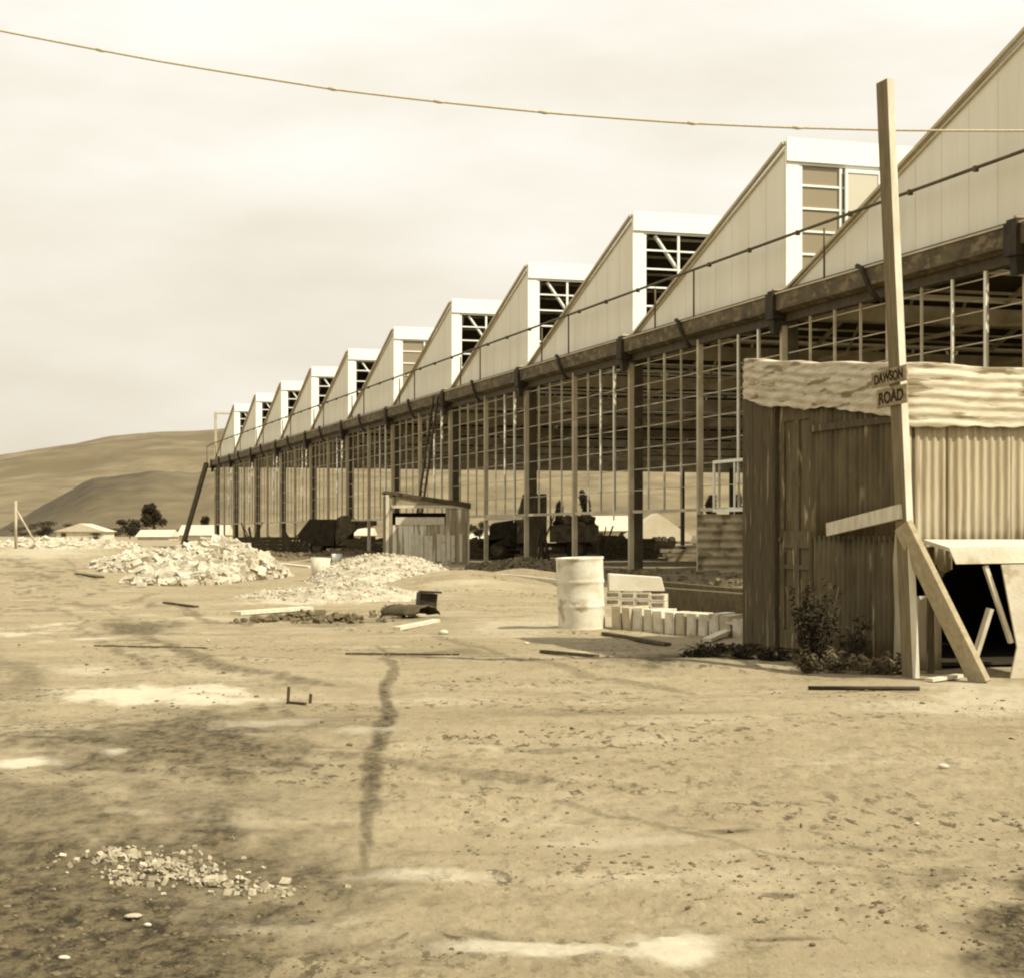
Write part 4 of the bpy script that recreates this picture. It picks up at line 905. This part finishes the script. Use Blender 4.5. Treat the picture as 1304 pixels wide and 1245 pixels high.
# bent dark sheet over a hollow beside the gravel
g = GG(523, 786); mb = MB(); vs = []; fs = []
for i in range(13):
    for j in range(9):
        a = math.pi*(.08+.84*i/12); vs.append((.42*math.cos(a)*(1+.05*j/8)+.04*math.sin(j*2.1), -.5+j*.12+.02*math.sin(i*3), .27*math.sin(a)+.02*math.sin(i*2.4+j*1.7)))
for i in range(12):
    for j in range(8): k = i*9+j; fs.append((k, k+1, k+10, k+9))
o = mb.add([Vector(v)*.62 for v in vs], fs, True).build('bent_sheet', M['shedroof']); o.location = g; o.rotation_euler = (0, 0, .9); o.modifiers.new('t', 'SOLIDIFY').thickness = .01
tag(o, 'bent dark iron sheet lying at the right foot of the gravel mound', 'iron sheet')
g = GG(545, 775); mb = MB(); R = random.Random(3)
mb.box(-.13, .13, 0, .4, -.05, .22); mb.beam((-.16, -.03, .24), (.18, -.05, .25), .06, .03)  # black box added to give the hollow by the mound its shade
o = mb.build('hollow_shade_box', M['black']); o.location = g; o.rotation_euler = (0, .08, .2); tag(o, 'black box standing in for the dark hollow beside the gravel mound', 'shade_box')
R = random.Random(44)
for i, (px, py) in enumerate(((325, 792), (350, 795), (400, 793), (430, 791), (470, 796), (500, 776), (560, 780))):
    pass
heap('dark_debris', [(335, 790, .42, .5, .05), (430, 792, .55, .5, .07), (500, 783, .35, .6, .10), (385, 788, .4, .4, .06)], 300, .012, .05, M['stoned'], 'dark clods and splinters along the front of the gravel', 'debris', 15, base=False)

# ---------------------------------------------------------------- overhead rope
pts = [(-900, -170), (-500, -75), (0, 35), (200, 77), (430, 118), (560, 133), (710, 148), (870, 159), (1000, 163), (1150, 165), (1304, 164), (1700, 150), (2300, 100)]
Yw = 17.0; mb = MB(); xs = [p[0] for p in pts]; ys = [p[1] for p in pts]
cf = np.polyfit(xs, ys, 3); X_ = np.linspace(-900, 2300, 120)
wp_ = [P(x, float(np.interp(x, xs, ys))*.5+float(np.polyval(cf, x))*.5, Yw) for x in X_]
mb.tube(wp_, .0115, 6)
for kx in (430, 560, 710, 880, 1015, 130):
    i = int((kx+900)/3200*119); a = wp_[i]; b = wp_[i+1]; mb.tube([a, a.lerp(b, .25), a.lerp(b, .5)], [.0125, .020, .0125], 6)
one(mb, 'overhead_rope', M['wire'], 'long knotted rope sagging across the sky over the yard', 'rope', origin=wp_[0])
for i, e in enumerate((wp_[0], wp_[-1])):
    mb = MB(); mb.tube([(0, 0, -.2), (0, 0, e.z+.2)], [.13, .09], 10)
    o = mb.build('rope_post', M['pole']); o.location = (e.x, e.y+.11, 0); tag(o, ('left', 'right')[i]+' end round pole holding up the knotted rope', 'pole')

# ---------------------------------------------------------------- camera, light, world
cam = bpy.data.cameras.new('Camera'); co = bpy.data.objects.new('Camera', cam); C.objects.link(co); S.camera = co
co.location = (0, 0, H); co.rotation_euler = (math.pi/2, 0, 0); cam.sensor_width = 36; cam.lens = F/1304*36; cam.shift_y = (HZ-622.5)/1304; cam.clip_end = 9000; cam.clip_start = .1
sd = Vector((.75, -.40, .92)).normalized()
sl_ = bpy.data.lights.new('sun', 'SUN'); so = bpy.data.objects.new('sun', sl_); C.objects.link(so); so.location = (10, -10, 30)
so.rotation_euler = (-sd).to_track_quat('-Z', 'Y').to_euler(); sl_.energy = 5.0; sl_.angle = math.radians(.6); sl_.color = (1, .95, .82)
w = bpy.data.worlds.new('World'); S.world = w; w.use_nodes = True; nt = w.node_tree; N = nt.nodes; L = nt.links
bg = N['Background']; sky = N.new('ShaderNodeTexSky'); sky.sky_type = 'NISHITA'; sky.sun_disc = False
sky.sun_elevation = math.asin(sd.z); sky.sun_rotation = math.atan2(sd.x, sd.y); sky.dust_density = 4
bw = N.new('ShaderNodeRGBToBW'); L.new(sky.outputs[0], bw.inputs[0])
tc = N.new('ShaderNodeTexCoord'); mp = N.new('ShaderNodeMapping'); mp.inputs['Scale'].default_value = (1, 1, 3.2); L.new(tc.outputs['Generated'], mp.inputs[0])
nz = N.new('ShaderNodeTexNoise'); nz.inputs['Scale'].default_value = 4.2; nz.inputs['Detail'].default_value = 6; nz.inputs['Roughness'].default_value = .5; L.new(mp.outputs[0], nz.inputs['Vector'])
cr = N.new('ShaderNodeValToRGB'); cr.color_ramp.elements[0].position = .35; cr.color_ramp.elements[1].position = .68
cr.color_ramp.elements[0].color = (7.7,)*3+(1,); cr.color_ramp.elements[1].color = (9.4,)*3+(1,); L.new(nz.outputs['Fac'], cr.inputs[0])
# high thin cloud grows whiter towards the zenith
sx = N.new('ShaderNodeSeparateXYZ'); L.new(tc.outputs['Generated'], sx.inputs[0])
mr = N.new('ShaderNodeMapRange'); mr.inputs['From Min'].default_value = 0; mr.inputs['From Max'].default_value = .32; mr.inputs['To Min'].default_value = .90; mr.inputs['To Max'].default_value = 1.2; L.new(sx.outputs['Z'], mr.inputs['Value'])
mu = N.new('ShaderNodeMath'); mu.operation = 'MULTIPLY'; L.new(cr.outputs[0], mu.inputs[0]); L.new(mr.outputs[0], mu.inputs[1])
mx = N.new('ShaderNodeMix'); mx.data_type = 'FLOAT'; mx.inputs[0].default_value = .9; L.new(bw.outputs[0], mx.inputs[2]); L.new(mu.outputs[0], mx.inputs[3])
tr_ = N.new('ShaderNodeMapRange'); tr_.inputs['From Min'].default_value = 6; tr_.inputs['From Max'].default_value = 10; L.new(mx.outputs[0], tr_.inputs['Value'])
tint = N.new('ShaderNodeMix'); tint.data_type = 'RGBA'; L.new(tr_.outputs[0], tint.inputs['Factor']); tint.inputs[6].default_value = (1.08, .965, .74, 1); tint.inputs[7].default_value = (1.01, .985, .915, 1)
vm = N.new('ShaderNodeVectorMath'); vm.operation = 'SCALE'; L.new(tint.outputs[2], vm.inputs[0]); L.new(mx.outputs[0], vm.inputs['Scale'])
L.new(vm.outputs[0], bg.inputs['Color']); bg.inputs['Strength'].default_value = .085
S.view_settings.view_transform = 'Standard'; S.view_settings.look = 'None'; S.view_settings.exposure = 0.35; S.view_settings.gamma = 1
S.render.engine = 'CYCLES'; S.cycles.pixel_filter_type = 'BLACKMAN_HARRIS'; S.cycles.filter_width = 2.1
S.cycles.max_bounces = 6; S.cycles.diffuse_bounces = 3
